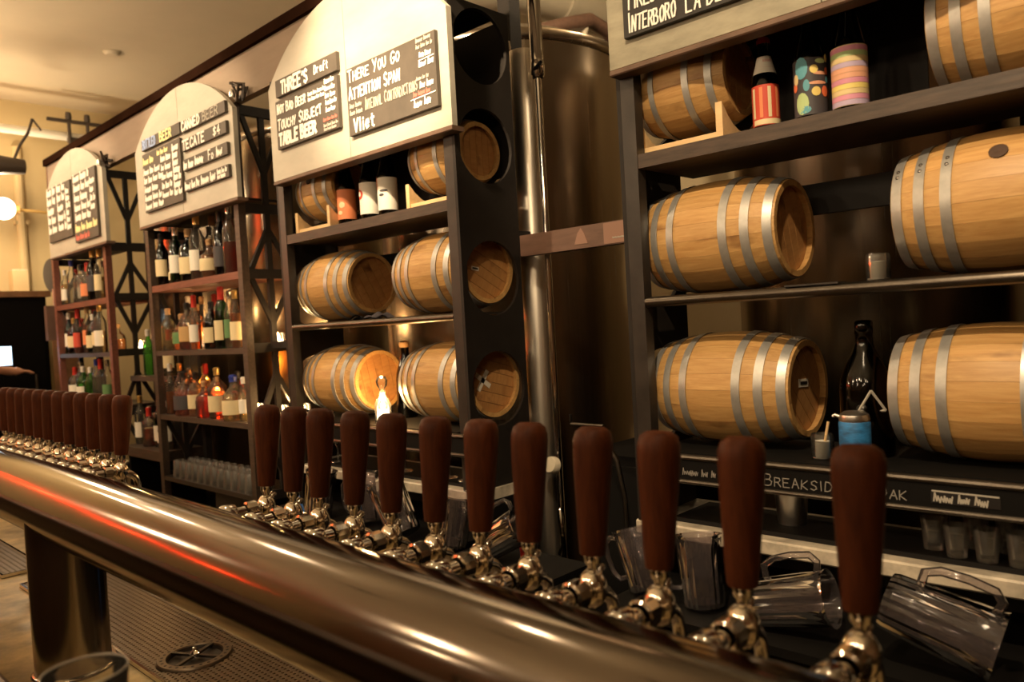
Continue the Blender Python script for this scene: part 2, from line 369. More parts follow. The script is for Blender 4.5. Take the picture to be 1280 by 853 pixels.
# ------------------------------------------------------------------ shelving bays
YF, YB = 1.70, 1.98
def hole_panel(x0, x1, zlist, zlo, zhi, r):
    """plate in the YZ plane with round holes"""
    mb = MB(); yc = (YF+YB)/2; N = 32
    cuts = [zlo]+[(zlist[i]+zlist[i+1])/2 for i in range(len(zlist)-1)]+[zhi]
    for k, zc in enumerate(zlist):
        a0, a1 = cuts[k], cuts[k+1]
        for side, x in ((0, x0), (1, x1)):
            vs = []
            for i in range(N):
                a = 2*PI*(i+0.5)/N; c, s_ = math.cos(a), math.sin(a)
                tt = min(((YB-YF)/2)/abs(c) if abs(c) > 1e-6 else 9, ((a1-zc) if s_ > 0 else (zc-a0))/abs(s_) if abs(s_) > 1e-6 else 9)
                vs.append((x, yc+r*c, zc+r*s_)); vs.append((x, yc+tt*c, zc+tt*s_))
            mb.add(vs, [(2*i, 2*i+1, (2*i+3) % (2*N), (2*i+2) % (2*N)) for i in range(N)])
            # corners left over between neighbouring perimeter points
            for cy, cz, qd in ((YB, a1, 0), (YF, a1, 1), (YF, a0, 2), (YB, a0, 3)):
                best = sorted(range(N), key=lambda i: (vs[2*i+1][1]-cy)**2+(vs[2*i+1][2]-cz)**2)
                i = best[0]; j = [b for b in best[1:4] if abs(vs[2*b+1][1]-vs[2*i+1][1]) > 1e-5 and abs(vs[2*b+1][2]-vs[2*i+1][2]) > 1e-5]
                if j: mb.add([vs[2*i+1], (x, cy, cz), vs[2*j[0]+1]], [(0, 1, 2)])
        ring = []
        for x in (x0, x1):
            for i in range(N):
                a = 2*PI*(i+0.5)/N; ring.append((x, yc+r*math.cos(a), zc+r*math.sin(a)))
        mb.add(ring, [(i, (i+1) % N, (i+1) % N+N, i+N) for i in range(N)])
    for y in (YF, YB):
        mb.add([(x0, y, zlo), (x1, y, zlo), (x1, y, zhi), (x0, y, zhi)], [(0, 1, 2, 3)])
    mb.add([(x0, YF, zhi), (x1, YF, zhi), (x1, YB, zhi), (x0, YB, zhi)], [(0, 1, 2, 3)])
    return mb
def truss(x, parent, levels):
    """lattice end frame: cross bars, a middle upright and diagonals"""
    w_ = 0.012
    for a in levels:
        MB().box(x-w_, x+w_, YF+0.0355, YB-0.0355, a-0.022, a+0.022).build('cross_bar', 'panel_black', parent)
    MB().box(x-w_*0.8, x+w_*0.8, 1.83, 1.856, levels[-1], levels[0]).build('middle_upright', 'panel_black', parent)
    for i in range(len(levels)-1):
        hi, lo = levels[i], levels[i+1]
        d = ((YF+0.04, hi), (1.843, (hi+lo)/2-0.06)) if i % 2 == 0 else ((YF+0.04, lo), (1.843, (hi+lo)/2+0.06))
        e = ((1.97, d[0][1]), d[1])
        for (ya, za), (yb, zb) in (d, e):
            L = math.hypot(yb-ya, zb-za); an = math.atan2(zb-za, yb-ya)
            MB().box(-w_*0.7, w_*0.7, 0, L, -0.011, 0.011, T(x, ya, za) @ Matrix.Rotation(an, 4, 'X')).build('diagonal_brace', 'panel_black', parent)
def bay(label, x0, x1, ptop, kind, shelves, frame):
    Z0 = 0.9525 if kind == 'holes' else FLOOR
    b = thing('back_bar_shelving', label, 'shelving', ((x0+x1)/2, (YF+YB)/2, Z0))
    off = Vector((-(x0+x1)/2, -(YF+YB)/2, -Z0)); e = 0.0125 if kind == 'holes' else 0.0
    start = len(b.children)
    pw = 0.042
    for x in (x0+e, x1-pw-e):
        MB().box(x, x+pw, YF, YF+0.035, Z0, ptop).build('front_post', frame, b)
        if kind != 'holes': MB().box(x, x+pw, YB-0.035, YB, Z0, ptop).build('rear_post', 'panel_black', b)
    for x in (x0, x1-0.012):
        if kind == 'holes':
            hole_panel(x, x+0.012, [1.28, 1.65, 2.09, 2.42], Z0, ptop, 0.125).build('side_panel', 'panel_black', b, smooth=0)
        else:
            truss(x+0.012 if x == x0 else x, b, [2.53, 2.085, 1.785, 1.445, 1.08, 0.76])
    for nm, z, t, mat, yf in shelves:
        mb = MB()
        if nm == 'rail_shelf':
            mb.box(x0+0.0545, x1-0.0545, YF+0.03, YB-0.036, z-0.008, z); mb.build('shelf', 'shelf_steel', b)
            MB().tube([(x0+0.055, YF+0.012, z-0.012), (x1-0.055, YF+0.012, z-0.012)], 0.0135, 12).build('front_rail', 'tube_steel', b)
        else:
            mb.box(x0+pw+e, x1-pw-e, yf+0.002, YB-0.002, z-t, z); mb.build('shelf', mat, b)
    if kind == 'holes': MB().box(x0+0.013, x1-0.013 if x0 < -2 else -0.52, YB+0.001, YB+0.006, 1.98, ptop-0.01).build('dark_back_sheet', 'panel_black', b); MB().box(x0, x1, 2.020, 2.040, 1.735, 1.815).build('rear_rail', 'panel_black', b); MB().box(x0, x0+0.012, YB, 2.020, 1.735, 1.815).build('rail_bracket', 'panel_black', b); MB().box(x1-0.012, x1, YB, 2.020, 1.735, 1.815).build('rail_bracket', 'panel_black', b); MB().box(x0+0.013, x1-0.013, YF+0.036, YB-0.036, ptop-0.016, ptop-0.004).build('dark_top_sheet', 'panel_black', b)  # black back and top sheets are added to keep the upper holes dark
    for c in b.children: c.location = c.location+off
    return b
ST = 'shelf_steel'
bay('tall dark shelving bay holding oak barrels beside the steel tank, nearest bay on the right', -1.192, -0.088, 2.56, 'holes',
    [('shelf', 1.915, 0.036, 'shelf_wood', YF), ('rail_shelf', 1.543, 0, ST, 0), ('ledge', 1.148, 0.012, 'black_paint', 1.685), ('deck', 2.25, 0.012, 'panel_black', 1.74)], ST)
bay('dark shelving bay of oak barrels, round holes cut in its end panel, beside steel tank', -2.94, -1.827, 2.558, 'holes',
    [('shelf', 1.910, 0.036, 'shelf_wood', YF), ('rail_shelf', 1.538, 0, ST, 0), ('ledge', 1.148, 0.012, 'black_paint', 1.685), ('deck', 2.25, 0.012, 'panel_black', 1.74)], ST)
bay('dark lattice-ended shelving bay of liquor bottles with tumblers on its lowest shelf', -4.345, -3.28, 2.556, 'truss',
    [('shelf', 1.800, 0.034, 'bay_red_spill', YF), ('shelf', 1.448, 0.026, 'shelf_wood', YF), ('shelf', 1.102, 0.026, 'shelf_wood', YF), ('shelf', 0.765, 0.022, ST, YF), ('deck', 2.14, 0.012, 'panel_black', 1.74)], 'shelf_wood')
bay('farthest dark shelving bay crowded with small bottles, at the left end of the row', -5.985, -4.95, 2.54, 'truss',
    [('shelf', 1.784, 0.034, 'bay_red_spill', YF), ('shelf', 1.45, 0.026, 'shelf_wood', YF), ('shelf', 1.12, 0.026, 'shelf_wood', YF), ('deck', 2.12, 0.012, 'panel_black', 1.74)], 'bay_red_spill')
# black steel ledge fronts with chalk names
# ------------------------------------------------------------------ hand lettering
G = {
'A': [[(0, 0), (.5, 1), (1, 0)], [(.2, .38), (.8, .38)]], 'B': [[(0, 0), (0, 1), (.65, .97), (.8, .77), (.6, .54), (0, .5)], [(.6, .54), (.95, .36), (.85, .08), (.5, 0), (0, 0)]],
'C': [[(.95, .82), (.65, 1), (.25, .9), (.04, .5), (.2, .1), (.6, 0), (.95, .2)]], 'D': [[(0, 0), (0, 1), (.55, .95), (.95, .55), (.75, .12), (.4, 0), (0, 0)]],
'E': [[(.9, 1), (0, 1), (0, 0), (.92, 0)], [(0, .52), (.7, .52)]], 'F': [[(.9, 1), (0, 1), (0, 0)], [(0, .52), (.7, .52)]],
'G': [[(.92, .85), (.6, 1), (.2, .88), (.03, .45), (.25, .06), (.65, 0), (.95, .2), (.95, .45), (.55, .45)]], 'H': [[(0, 0), (0, 1)], [(.9, 0), (.9, 1)], [(0, .5), (.9, .5)]],
'I': [[(.4, 0), (.4, 1)]], 'J': [[(.8, 1), (.8, .2), (.5, 0), (.15, .05), (0, .25)]], 'K': [[(0, 0), (0, 1)], [(.85, 1), (0, .45), (.9, 0)]], 'L': [[(0, 1), (0, 0), (.85, 0)]],
'M': [[(0, 0), (.1, 1), (.5, .3), (.9, 1), (1, 0)]], 'N': [[(0, 0), (0, 1), (.85, 0), (.85, 1)]], 'O': [[(.5, 1), (.1, .8), (.02, .4), (.3, .02), (.7, .05), (.97, .45), (.82, .9), (.5, 1)]],
'P': [[(0, 0), (0, 1), (.7, .97), (.85, .72), (.6, .47), (0, .44)]], 'R': [[(0, 0), (0, 1), (.7, .97), (.85, .74), (.6, .5), (0, .46)], [(.45, .48), (.95, 0)]],
'S': [[(.9, .85), (.55, 1), (.12, .85), (.15, .6), (.75, .42), (.9, .18), (.5, 0), (.05, .14)]], 'T': [[(0, 1), (1, 1)], [(.5, 1), (.48, 0)]], 'U': [[(0, 1), (.03, .25), (.35, 0), (.7, .05), (.88, .3), (.9, 1)]],
'V': [[(0, 1), (.45, 0), (.95, 1)]], 'W': [[(0, 1), (.25, 0), (.5, .7), (.75, 0), (1, 1)]], 'X': [[(0, 1), (.9, 0)], [(.9, 1), (0, 0)]], 'Y': [[(0, 1), (.45, .5)], [(.95, 1), (.3, 0)]],
"'": [[(.4, 1), (.3, .78)]], '$': [[(.9, .8), (.5, .92), (.12, .78), (.2, .56), (.75, .42), (.85, .2), (.45, .08), (.05, .2)], [(.5, 1.05), (.45, -.05)]],
'4': [[(.6, 0), (.6, 1), (0, .35), (.9, .35)]], '5': [[(.85, 1), (.15, 1), (.1, .58), (.6, .6), (.85, .3), (.55, 0), (.05, .06)]], '2': [[(.05, .8), (.4, 1), (.8, .8), (.7, .5), (0, 0), (.9, 0)]], '1': [[(.2, .8), (.5, 1), (.5, 0)]], '3': [[(.1, .9), (.5, 1), (.8, .78), (.4, .53), (.85, .3), (.5, 0), (.05, .1)]],
'r': [[(.1, .6), (.1, 0)], [(.1, .4), (.4, .6), (.7, .55)]], 'a': [[(.75, .55), (.35, .6), (.05, .3), (.3, 0), (.72, .2), (.75, .58), (.85, 0)]], 'f': [[(.75, .95), (.45, 1), (.3, .75), (.3, -.1)], [(.05, .55), (.7, .55)]],
't': [[(.4, .95), (.4, .1), (.75, 0)], [(.1, .65), (.8, .68)]], 'l': [[(.35, 1), (.35, 0)]], 'i': [[(.35, .6), (.35, 0)], [(.35, .8), (.36, .86)]], 'e': [[(.1, .32), (.8, .36), (.65, .6), (.25, .58), (.05, .28), (.3, 0), (.8, .1)]],
'o': [[(.45, .6), (.08, .4), (.15, .05), (.6, 0), (.85, .35), (.45, .6)]], 'n': [[(.1, .6), (.1, 0)], [(.1, .4), (.45, .6), (.75, .45), (.8, 0)]], 's': [[(.75, .52), (.4, .6), (.15, .45), (.65, .25), (.6, .03), (.1, .05)]], 'm': [[(.05, .6), (.05, 0)], [(.05, .45), (.3, .6), (.5, .45), (.5, 0)], [(.5, .45), (.75, .6), (.95, .45), (.95, 0)]],
}
SMALL = set('rafliteonsm')
def strokes(mb, lines, w_, y):
    for pl in lines:
        for (xa, za), (xb, zb) in zip(pl, pl[1:]):
            dx, dz = xb-xa, zb-za; L = math.hypot(dx, dz)
            if L < 1e-6: continue
            ux, uz = dx/L, dz/L; e = w_*0.35; px, pz = -uz*w_/2, ux*w_/2
            P = [(xa-ux*e+px, za-uz*e+pz), (xa-ux*e-px, za-uz*e-pz), (xb+ux*e-px, zb+uz*e-pz), (xb+ux*e+px, zb+uz*e+pz)]
            yy = y-random.random()*0.0004
            mb.add([(a, yy, b) for a, b in P]+[(a, yy+0.0012, b) for a, b in P], [(3, 2, 1, 0), (0, 1, 5, 4), (1, 2, 6, 5), (2, 3, 7, 6), (3, 0, 4, 7)])
def write(mb, text, x0, x1, z, h, w_, y, caps_small=False, jit=0.05):
    if hasattr(mb, 'rows'): mb.new()
    adv = []
    for i, c in enumerate(text):
        first = i == 0 or text[i-1] == ' '
        s_ = 0.62 if c == ' ' else (0.55 if c in "I'li" else 1.0)
        if caps_small and not first and c not in " '": s_ *= 0.86
        adv.append(s_)
    tot = sum(adv); u = (x1-x0)/tot; x = x0
    for i, c in enumerate(text):
        if c != ' ':
            first = i == 0 or text[i-1] == ' '
            hh = h*(0.80 if (caps_small and not first) else 1.0)*(1+random.uniform(-jit, jit)); ww = u*adv[i]*(0.74 if c not in "I'li" else 0.8)
            dz = random.uniform(-jit, jit)*h*0.5; sl = random.uniform(-0.03, 0.10)*h
            strokes(mb, [[(x+a*ww+b*sl, z+dz+b*hh) for a, b in pl] for pl in G[c]], w_, y)
        x += u*adv[i]
def scribble(mb, x0, x1, z, h, w_, y, seed):
    """chalk writing too small to read: word-length runs of short strokes"""
    if hasattr(mb, 'rows'): mb.new()
    rd = random.Random(seed); x = x0
    while x < x1-h*0.4:
        wl = min(x1, x+h*rd.uniform(0.9, 2.4)); p = []; first = True
        while x < wl:
            p.append((x, z+h*rd.uniform(0, 0.15))); p.append((x+h*0.12, z+h*(1.0 if first else rd.uniform(0.5, 0.75)))); x += h*rd.uniform(0.22, 0.34); first = False
        strokes(mb, [p], w_, y); x += h*0.35

# ------------------------------------------------------------------ menu boards
YS = 1.66
def sign(label, x0, x1, zb, z_end, z_top, mat, ybk=1.70):
    o = thing('menu_board', label, 'sign', ((x0+x1)/2, YS, zb)); off = Vector((-(x0+x1)/2, -YS, -zb))
    xm = (x0+x1)/2; hw = (x1-x0)/2
    def arc(x):
        c = (z_top-z_end); rr = (hw*hw+c*c)/(2*c); return z_top-rr+math.sqrt(max(rr*rr-(x-xm)**2, 0))
    for a, b in ((x0, xm-0.0015), (xm+0.0015, x1)):
        n = 14; poly = [(a, zb), (b, zb)]+[(b+(a-b)*i/n, arc(b+(a-b)*i/n)) for i in range(n+1)]
        MB().prism(poly, YS, YS+0.022).build('plywood_panel', mat, o, smooth=0)
    MB().cbox(x0, x1, YS-0.002, YS+0.05, zb-0.016, zb-0.0005, 0.003).build('bottom_batten', 'sign_edge', o, smooth=0)
    return o, off
def fin(o, off):
    for c in o.children: c.location = c.location+off
def chalk(o, x0, x1, z0, z1, mat='chalkboard'):
    c = MB().cbox(x0, x1, YS-0.015, YS-0.0005, z0, z1, 0.001).build('chalkboard', mat, o, smooth=0)
    return c
YT = YS-0.0165
class RowMB(MB):
    def __init__(s): s.rows = []; s.new()
    def new(s): s.v = []; s.f = []; s.rows.append((s.v, s.f))
    def add(s, vs, fs, mat=None):
        o = len(s.v); s.v.extend(vs); s.f.extend(tuple(i+o for i in f) for f in fs); return s
def lettering(c, fn, mat):
    r = RowMB(); fn(r)
    for v, f in r.rows:
        if v:
            q = MB(); q.v, q.f = v, f; q.build('chalk_lettering', mat, c, smooth=0)
W = 'chalk_white'
# board over the second barrel bay
o, off = sign('pale plywood arched menu board listing draft beers above barrels, brightest lit, with the word ATTENTION', -2.885, -1.790, 2.128, 2.50, 2.74, 'sign_board')
c = chalk(o, -2.803, -2.372, 2.449, 2.517)
lettering(c, lambda q: write(q, "THREE'S", -2.76, -2.56, 2.457, 0.048, 0.0105, YT), W)
lettering(c, lambda q: write(q, "Draft", -2.52, -2.42, 2.472, 0.030, 0.005, YT), W)
c = chalk(o, -2.811, -2.376, 2.243, 2.434)
lettering(c, lambda q: (write(q, "NOT BAD BEER", -2.80, -2.585, 2.383, 0.037, 0.0065, YT, True), write(q, "TOUCHY SUBJECT", -2.80, -2.48, 2.318, 0.042, 0.0065, YT, True)), W)
lettering(c, lambda q: write(q, "TABLE BEER", -2.795, -2.52, 2.257, 0.044, 0.0125, YT), W)
lettering(c, lambda q: [scribble(q, -2.57, -2.45, 2.40-0.02*k, 0.014, 0.004, YT, k) for k in range(2)]+[scribble(q, -2.455, -2.385, 2.418-0.026*k, 0.017, 0.005, YT, 5+k) for k in range(5)], W)
lettering(c, lambda q: scribble(q, -2.475, -2.39, 2.283, 0.012, 0.004, YT, 33), 'chalk_red')
lettering(c, lambda q: [scribble(q, -2.475, -2.385, 2.262-0.014*k, 0.012, 0.003, YT, 40+k) for k in range(2)], 'chalk_grey')
c = chalk(o, -2.317, -1.834, 2.196, 2.434)
lettering(c, lambda q: (write(q, "THERE YOU GO", -2.305, -2.005, 2.385, 0.040, 0.0058, YT, True), write(q, "ATTENTION SPAN", -2.305, -2.01, 2.322, 0.044, 0.0066, YT, True),
                        write(q, "Vliet", -2.285, -2.155, 2.205, 0.046, 0.0085, YT)), W)
lettering(c, lambda q: (write(q, "INTERNAL CONTRADICTIONS", -2.215, -1.925, 2.268, 0.040, 0.0042, YT, True), [scribble(q, -2.305, -2.22, 2.290-0.024*k, 0.018, 0.0035, YT, 60+k) for k in range(2)]), 'chalk_grey')
lettering(c, lambda q: [scribble(q, -1.925, -1.845, 2.415-0.020*k, 0.014, 0.0028, YT, 70+k) for k in range(2)]+[scribble(q, -1.93, -1.87, 2.296, 0.012, 0.0028, YT, 77)], 'chalk_grey')
lettering(c, lambda q: [scribble(q, -1.91, -1.845, 2.366, 0.015, 0.0055, YT, 80), scribble(q, -1.915, -1.842, 2.335, 0.020, 0.0042, YT, 81), scribble(q, -1.915, -1.85, 2.268, 0.022, 0.0042, YT, 82), scribble(q, -1.95, -1.845, 2.212, 0.026, 0.0042, YT, 83)]
          + [(q.new(), strokes(q, [l_], 0.0035, YT)) for l_ in ([(-1.965, 2.2405), (-1.842, 2.2435)], [(-1.915, 2.357), (-1.842, 2.359)])], W)
lettering(c, lambda q: scribble(q, -1.95, -1.86, 2.248, 0.014, 0.0045, YT, 90), 'chalk_red')
fin(o, off)
# nearest board, cut by the top of the picture
o, off = sign('menu board coloured for dim light, cut off by the top edge, chalked INTERBORO, above the nearest barrels', -1.180, -0.085, 2.134, 2.50, 2.74, 'sign_board_dim')
c = chalk(o, -1.121, -0.660, 2.196, 2.460, 'chalkboard_black')
lettering(c, lambda q: (write(q, "INTERBORO", -1.106, -0.966, 2.206, 0.047, 0.0045, YT, True), write(q, "LA DL", -0.942, -0.845, 2.206, 0.047, 0.0045, YT, True), write(q, "TIRED HA", -1.110, -0.960, 2.262, 0.045, 0.0045, YT, True)), W)
c = chalk(o, -0.620, -0.14, 2.196, 2.460, 'chalkboard_black')
fin(o, off)
# board over the liquor bay
o, off = sign('arched menu board chalked in white, yellow and blue, above liquor bottles, with strips reading TECATE', -4.300, -3.200, 2.118, 2.51, 2.73, 'sign_board')
c = chalk(o, -4.170, -3.705, 2.497, 2.552)
lettering(c, lambda q: write(q, "BOTTLED", -4.155, -3.985, 2.503, 0.043, 0.008, YT), 'chalk_blue')
lettering(c, lambda q: write(q, "BEER", -3.935, -3.79, 2.503, 0.042, 0.0095, YT), 'chalk_yellow')
c = chalk(o, -4.170, -3.712, 2.176, 2.478)
lettering(c, lambda q: [scribble(q, -4.16, -3.98+0.03*(k % 3), 2.412-0.045*k, 0.034, 0.0075, YT, 100+k) for k in range(1, 6)]+[scribble(q, -3.94, -3.82, 2.400-0.045*k, 0.030, 0.0075, YT, 120+k) for k in range(5)]
          + [scribble(q, -3.80, -3.72, 2.43-0.036*k, 0.030, 0.009, YT, 140+k) for k in range(7)], W)
lettering(c, lambda q: [scribble(q, -4.16, -4.00, 2.420, 0.036, 0.0075, YT, 101), scribble(q, -3.98, -3.85, 2.440, 0.026, 0.006, YT, 102)], 'chalk_yellow')
for z0, z1, k in ((2.494, 2.546, 0), (2.404, 2.458, 1), (2.310, 2.364, 2), (2.211, 2.266, 3)):
    c = chalk(o, -3.690, -3.238, z0, z1)
    if k == 0:
        lettering(c, lambda q: write(q, "CANNED", -3.68, -3.48, z0+0.006, 0.040, 0.0095, YT), W); lettering(c, lambda q: write(q, "BEER", -3.455, -3.29, z0+0.006, 0.040, 0.006, YT), 'chalk_grey')
    if k == 1: lettering(c, lambda q: (write(q, "TECATE", -3.68, -3.44, z0+0.006, 0.042, 0.009, YT), write(q, "$4", -3.36, -3.28, z0+0.008, 0.038, 0.007, YT)), W)
    if k == 2: lettering(c, lambda q: (scribble(q, -3.68, -3.58, z0+0.006, 0.036, 0.0075, YT, 201), scribble(q, -3.56, -3.44, z0+0.006, 0.042, 0.0075, YT, 202), write(q, "Fo", -3.42, -3.36, z0+0.006, 0.042, 0.0065, YT), scribble(q, -3.34, -3.25, z0+0.006, 0.042, 0.007, YT, 204)), W)
    if k == 3: lettering(c, lambda q: (scribble(q, -3.68, -3.57, z0+0.006, 0.036, 0.008, YT, 205), scribble(q, -3.56, -3.37, z0+0.006, 0.040, 0.0075, YT, 206), scribble(q, -3.345, -3.255, z0+0.026, 0.022, 0.0055, YT, 207), scribble(q, -3.345, -3.255, z0+0.004, 0.020, 0.0055, YT, 208)), W)
fin(o, off)
# farthest board
o, off = sign('small-looking farthest arched menu board with two dense chalk lists, at left end', -5.850, -4.800, 2.105, 2.53, 2.73, 'sign_board')
c = chalk(o, -5.790, -5.325, 2.196, 2.548)
lettering(c, lambda q: [scribble(q, -5.78, -5.62, 2.50-0.062*k, 0.050, 0.011, YT, 300+k) for k in range(5)]+[scribble(q, -5.58, -5.43, 2.50-0.062*k, 0.050, 0.011, YT, 320+k) for k in range(5)]+[scribble(q, -5.41, -5.34, 2.47-0.045*k, 0.034, 0.011, YT, 340+k) for k in range(6)], W)
c = chalk(o, -5.282, -4.875, 2.142, 2.555)
lettering(c, lambda q: [scribble(q, -5.25, -4.98, 2.51-0.060*k, 0.046, 0.011, YT, 360+k) for k in range(5)]+[scribble(q, -4.97, -4.89, 2.46-0.05*k, 0.036, 0.010, YT, 380+k) for k in range(4)], W)
lettering(c, lambda q: scribble(q, -5.26, -4.89, 2.205, 0.046, 0.011, YT, 390), 'chalk_yellow')
lettering(c, lambda q: scribble(q, -5.26, -5.02, 2.155, 0.034, 0.009, YT, 391), 'chalk_red')
fin(o, off)

# ------------------------------------------------------------------ barrels
BAR = {}
def barrel_meshes(key, h, rb, rh, ns, hoops):
    P = {}; rad = lambda x: rb-(rb-rh)*(x/h)**2
    da = 2*PI/ns; gap = 0.0005/rb; mb = MB(); nx = 9
    vs = []
    for i in range(nx):
        x = -h+2*h*i/(nx-1)
        for j in range(3):
            a = -da/2+gap/2+(da-gap)*j/2; vs.append((x, rad(x)*math.sin(a), rad(x)*math.cos(a)))
        for j in range(2):
            a = (-1 if j == 0 else 1)*(da/2-gap/2); r = rad(x)-0.014; vs.append((x, r*math.sin(a), r*math.cos(a)))
    fs = []
    for i in range(nx-1):
        o_ = i*5; p = o_+5
        fs += [(o_, o_+1, p+1, p), (o_+1, o_+2, p+2, p+1), (o_+3, o_, p, p+3), (o_+2, o_+4, p+4, p+2), (o_+4, o_+3, p+3, p+4)]
    fs += [(0, 3, 4, 2, 1), ((nx-1)*5, (nx-1)*5+1, (nx-1)*5+2, (nx-1)*5+4, (nx-1)*5+3)]
    P['stave'] = mb.add(vs, fs).mesh('stave', 'oak_stave', 30)
    P['hoops'] = []
    for x in hoops:
        mb = MB(); n = 40; hw = 0.0105 if key == 'big' else 0.0085; vs = []
        for xx, e in ((x-hw, 0.0002), (x-hw, 0.0022), (x+hw, 0.0022), (x+hw, 0.0002)):
            for k in range(n):
                a = 2*PI*k/n; r = rad(min(max(xx, -h), h))+e+0.0004; vs.append((xx, r*math.sin(a), r*math.cos(a)))
        fs = [(j*n+k, j*n+(k+1) % n, (j+1)*n+(k+1) % n, (j+1)*n+k) for j in range(3) for k in range(n)]
        P['hoops'].append((x, mb.add(vs, fs).mesh('hoop', 'hoop_steel', 30)))
    # head boards
    P['boards'] = []; ri = rad(h)-0.012; nb = 6; xh = h-0.016
    for b in range(nb):
        y0 = -ri+2*ri*b/nb+0.0007; y1 = -ri+2*ri*(b+1)/nb-0.0007; n = 6
        up = [(y0+(y1-y0)*i/n, math.sqrt(max(ri*ri-(y0+(y1-y0)*i/n)**2, 0))) for i in range(n+1)]
        poly = up+[(y, -z) for y, z in reversed(up)]
        k = len(poly); vs = [(xh, y, z) for y, z in poly]+[(xh-0.012, y, z) for y, z in poly]
        P['boards'].append(MB().add(vs, [tuple(range(k)), tuple(range(k, 2*k))[::-1]]+[(i, (i+1) % k, (i+1) % k+k, i+k) for i in range(k)]).mesh('head_board', 'oak_head', 0))
    P['back'] = MB().lathe([(0.0, -0.006), (ri, -0.006), (ri, 0.006), (0.0, 0.006)], 32, T(-xh, 0, 0) @ ROTY, cap=False).mesh('rear_head', 'oak_head', 30)
    P['rad'] = rad; P['ns'] = ns; P['h'] = h
    return P
BAR['big'] = barrel_meshes('big', 0.190, 0.1465, 0.119, 22, (-0.178, -0.132, -0.080, 0.068, 0.122, 0.174))
BAR['small'] = barrel_meshes('small', 0.132, 0.125, 0.098, 18, (-0.118, -0.062, 0.040, 0.098))
RIVET = MB().lathe([(0.0042, 0), (0.0036, 0.0016), (0.0, 0.0024)], 8, None, cap=False).mesh('rivet', 'rivet_steel', 30)
OVERLAP = {}
def barrel(label, kind, x, y, z, spin=0.0, yaw=0.0, bung=None, rivets=None, headspin=0.0):
    P = BAR[kind]
    o = thing('oak_barrel', label, 'barrel', (x, y, z), 'oak barrels lying on the back bar shelves', (0, 0, yaw))
    for k in range(P['ns']):
        link('stave', P['stave'], o, rot=(spin+2*PI*k/P['ns'], 0, 0))
    hp = []
    for xx, me in P['hoops']: hp.append((xx, link('hoop', me, o)))
    for me in P['boards']: link('head_board', me, o, rot=(headspin, 0, 0))
    link('rear_head', P['back'], o)
    if bung is not None:
        a = bung; r = P['rad'](0)
        MB().lathe([(0.017, 0.0002), (0.017, 0.0022), (0.011, 0.003), (0.0, 0.0012)], 16, Matrix.Rotation(-a, 4, 'X') @ T(0.01, 0, r), cap=False).build('bung_hole', 'bung_dark', o, label='dark bung hole')
    if rivets is not None:
        for xx, hp_o in hp:
            for da in (-0.06, 0.06):
                r = P['rad'](xx)+0.0026
                q = Matrix.Rotation(-(rivets+da), 4, 'X') @ T(xx, 0, r)
                rv = link('rivet', RIVET, hp_o); rv.matrix_local = q
    return o
def angle_to(y, z): return math.atan2(y, z)
RB = 0.1465
FR = -PI/2
barrel('large oak barrel on middle shelf, right above the barrel with a white head label', 'big', -0.990, 1.868, 1.543+RB+0.002, 0.1, 0, headspin=0.3)
lo_b = barrel('large oak barrel on the lower ledge with a small white paper label on its head', 'big', -0.975, 1.868, 1.148+RB+0.002, 0.25, 0, headspin=0.8)
barrel('large oak barrel with riveted hoops and dark bung hole, middle shelf, right edge', 'big', -0.352, 1.868, 1.543+RB+0.002, 0.05, 0, bung=-0.95, rivets=-0.95)
barrel('large dark-stained oak barrel on the lower ledge at right edge, right of the brown growler', 'big', -0.375, 1.868, 1.148+RB+0.002, 0.33, 0)
barrel('oak barrel on the top shelf cut off by the top right corner', 'big', -0.272, 1.868, 1.915+RB+0.002, 0.2, 0, bung=-1.1)
barrel('small oak barrel on a pale cradle under the INTERBORO board', 'small', -1.045, 1.850, 2.088, 0.12, 0)
barrel('large oak barrel on middle shelf, left of the crumpled dark cloth', 'big', -2.725, 1.868, 1.538+RB+0.002, 0.3, 0, headspin=0.5)
m2r = barrel('large oak barrel on middle shelf, stickered head showing through panel hole', 'big', -2.058, 1.862, 1.538+RB+0.002, 0.1, 0, headspin=1.1)
barrel('large oak barrel on the lower ledge with its head glowing from the lit candle', 'big', -2.715, 1.868, 1.148+RB+0.002, 0.2, 0, headspin=0.2)
l2r = barrel('large oak barrel on lower ledge, white tape cross on its head in panel hole', 'big', -2.056, 1.862, 1.148+RB+0.002, 0.0, 0, headspin=1.3)
barrel('small oak barrel on pale cradle at left shelf end, beside orange-labelled bottle', 'small', -2.745, 1.850, 2.083, 0.2, 0, bung=-1.3)
barrel('small oak barrel on pale cradle, bung hole facing forward, right of white-labelled bottles', 'small', -2.000, 1.850, 2.083, 0.0, 0, bung=-1.05, rivets=-0.9)
def on_head(o, parts, mat, name, label):
    mb = MB()
    for a, w_, l_, yy, zz in parts:
        mb.box(-0.0006, 0.0008, -l_/2, l_/2, -w_/2, w_/2, T(0.190-0.0152, yy, zz) @ Matrix.Rotation(a, 4, 'X'))
    return mb.build(name, mat, o, 0, label=label)
on_head(l2r, [(0.95, 0.017, 0.080, -0.045, 0.010), (-0.62, 0.017, 0.080, -0.045, 0.010)], 'tape_white', 'tape_cross', 'white tape cross stuck on the head')
p = on_head(lo_b, [(-0.06, 0.020, 0.055, 0.005, 0.012)], 'tape_white', 'paper_label', 'small white paper label')
p = on_head(m2r, [(-0.15, 0.013, 0.034, -0.050, 0.0)], 'tape_white', 'paper_label', 'small white name sticker')
MB().box(0, 0.0005, -0.013, 0.013, -0.0028, 0.0028, T(0.1759, -0.050, 0) @ Matrix.Rotation(-0.15, 4, 'X')).build('printed_line', 'cap_black', m2r, 0)
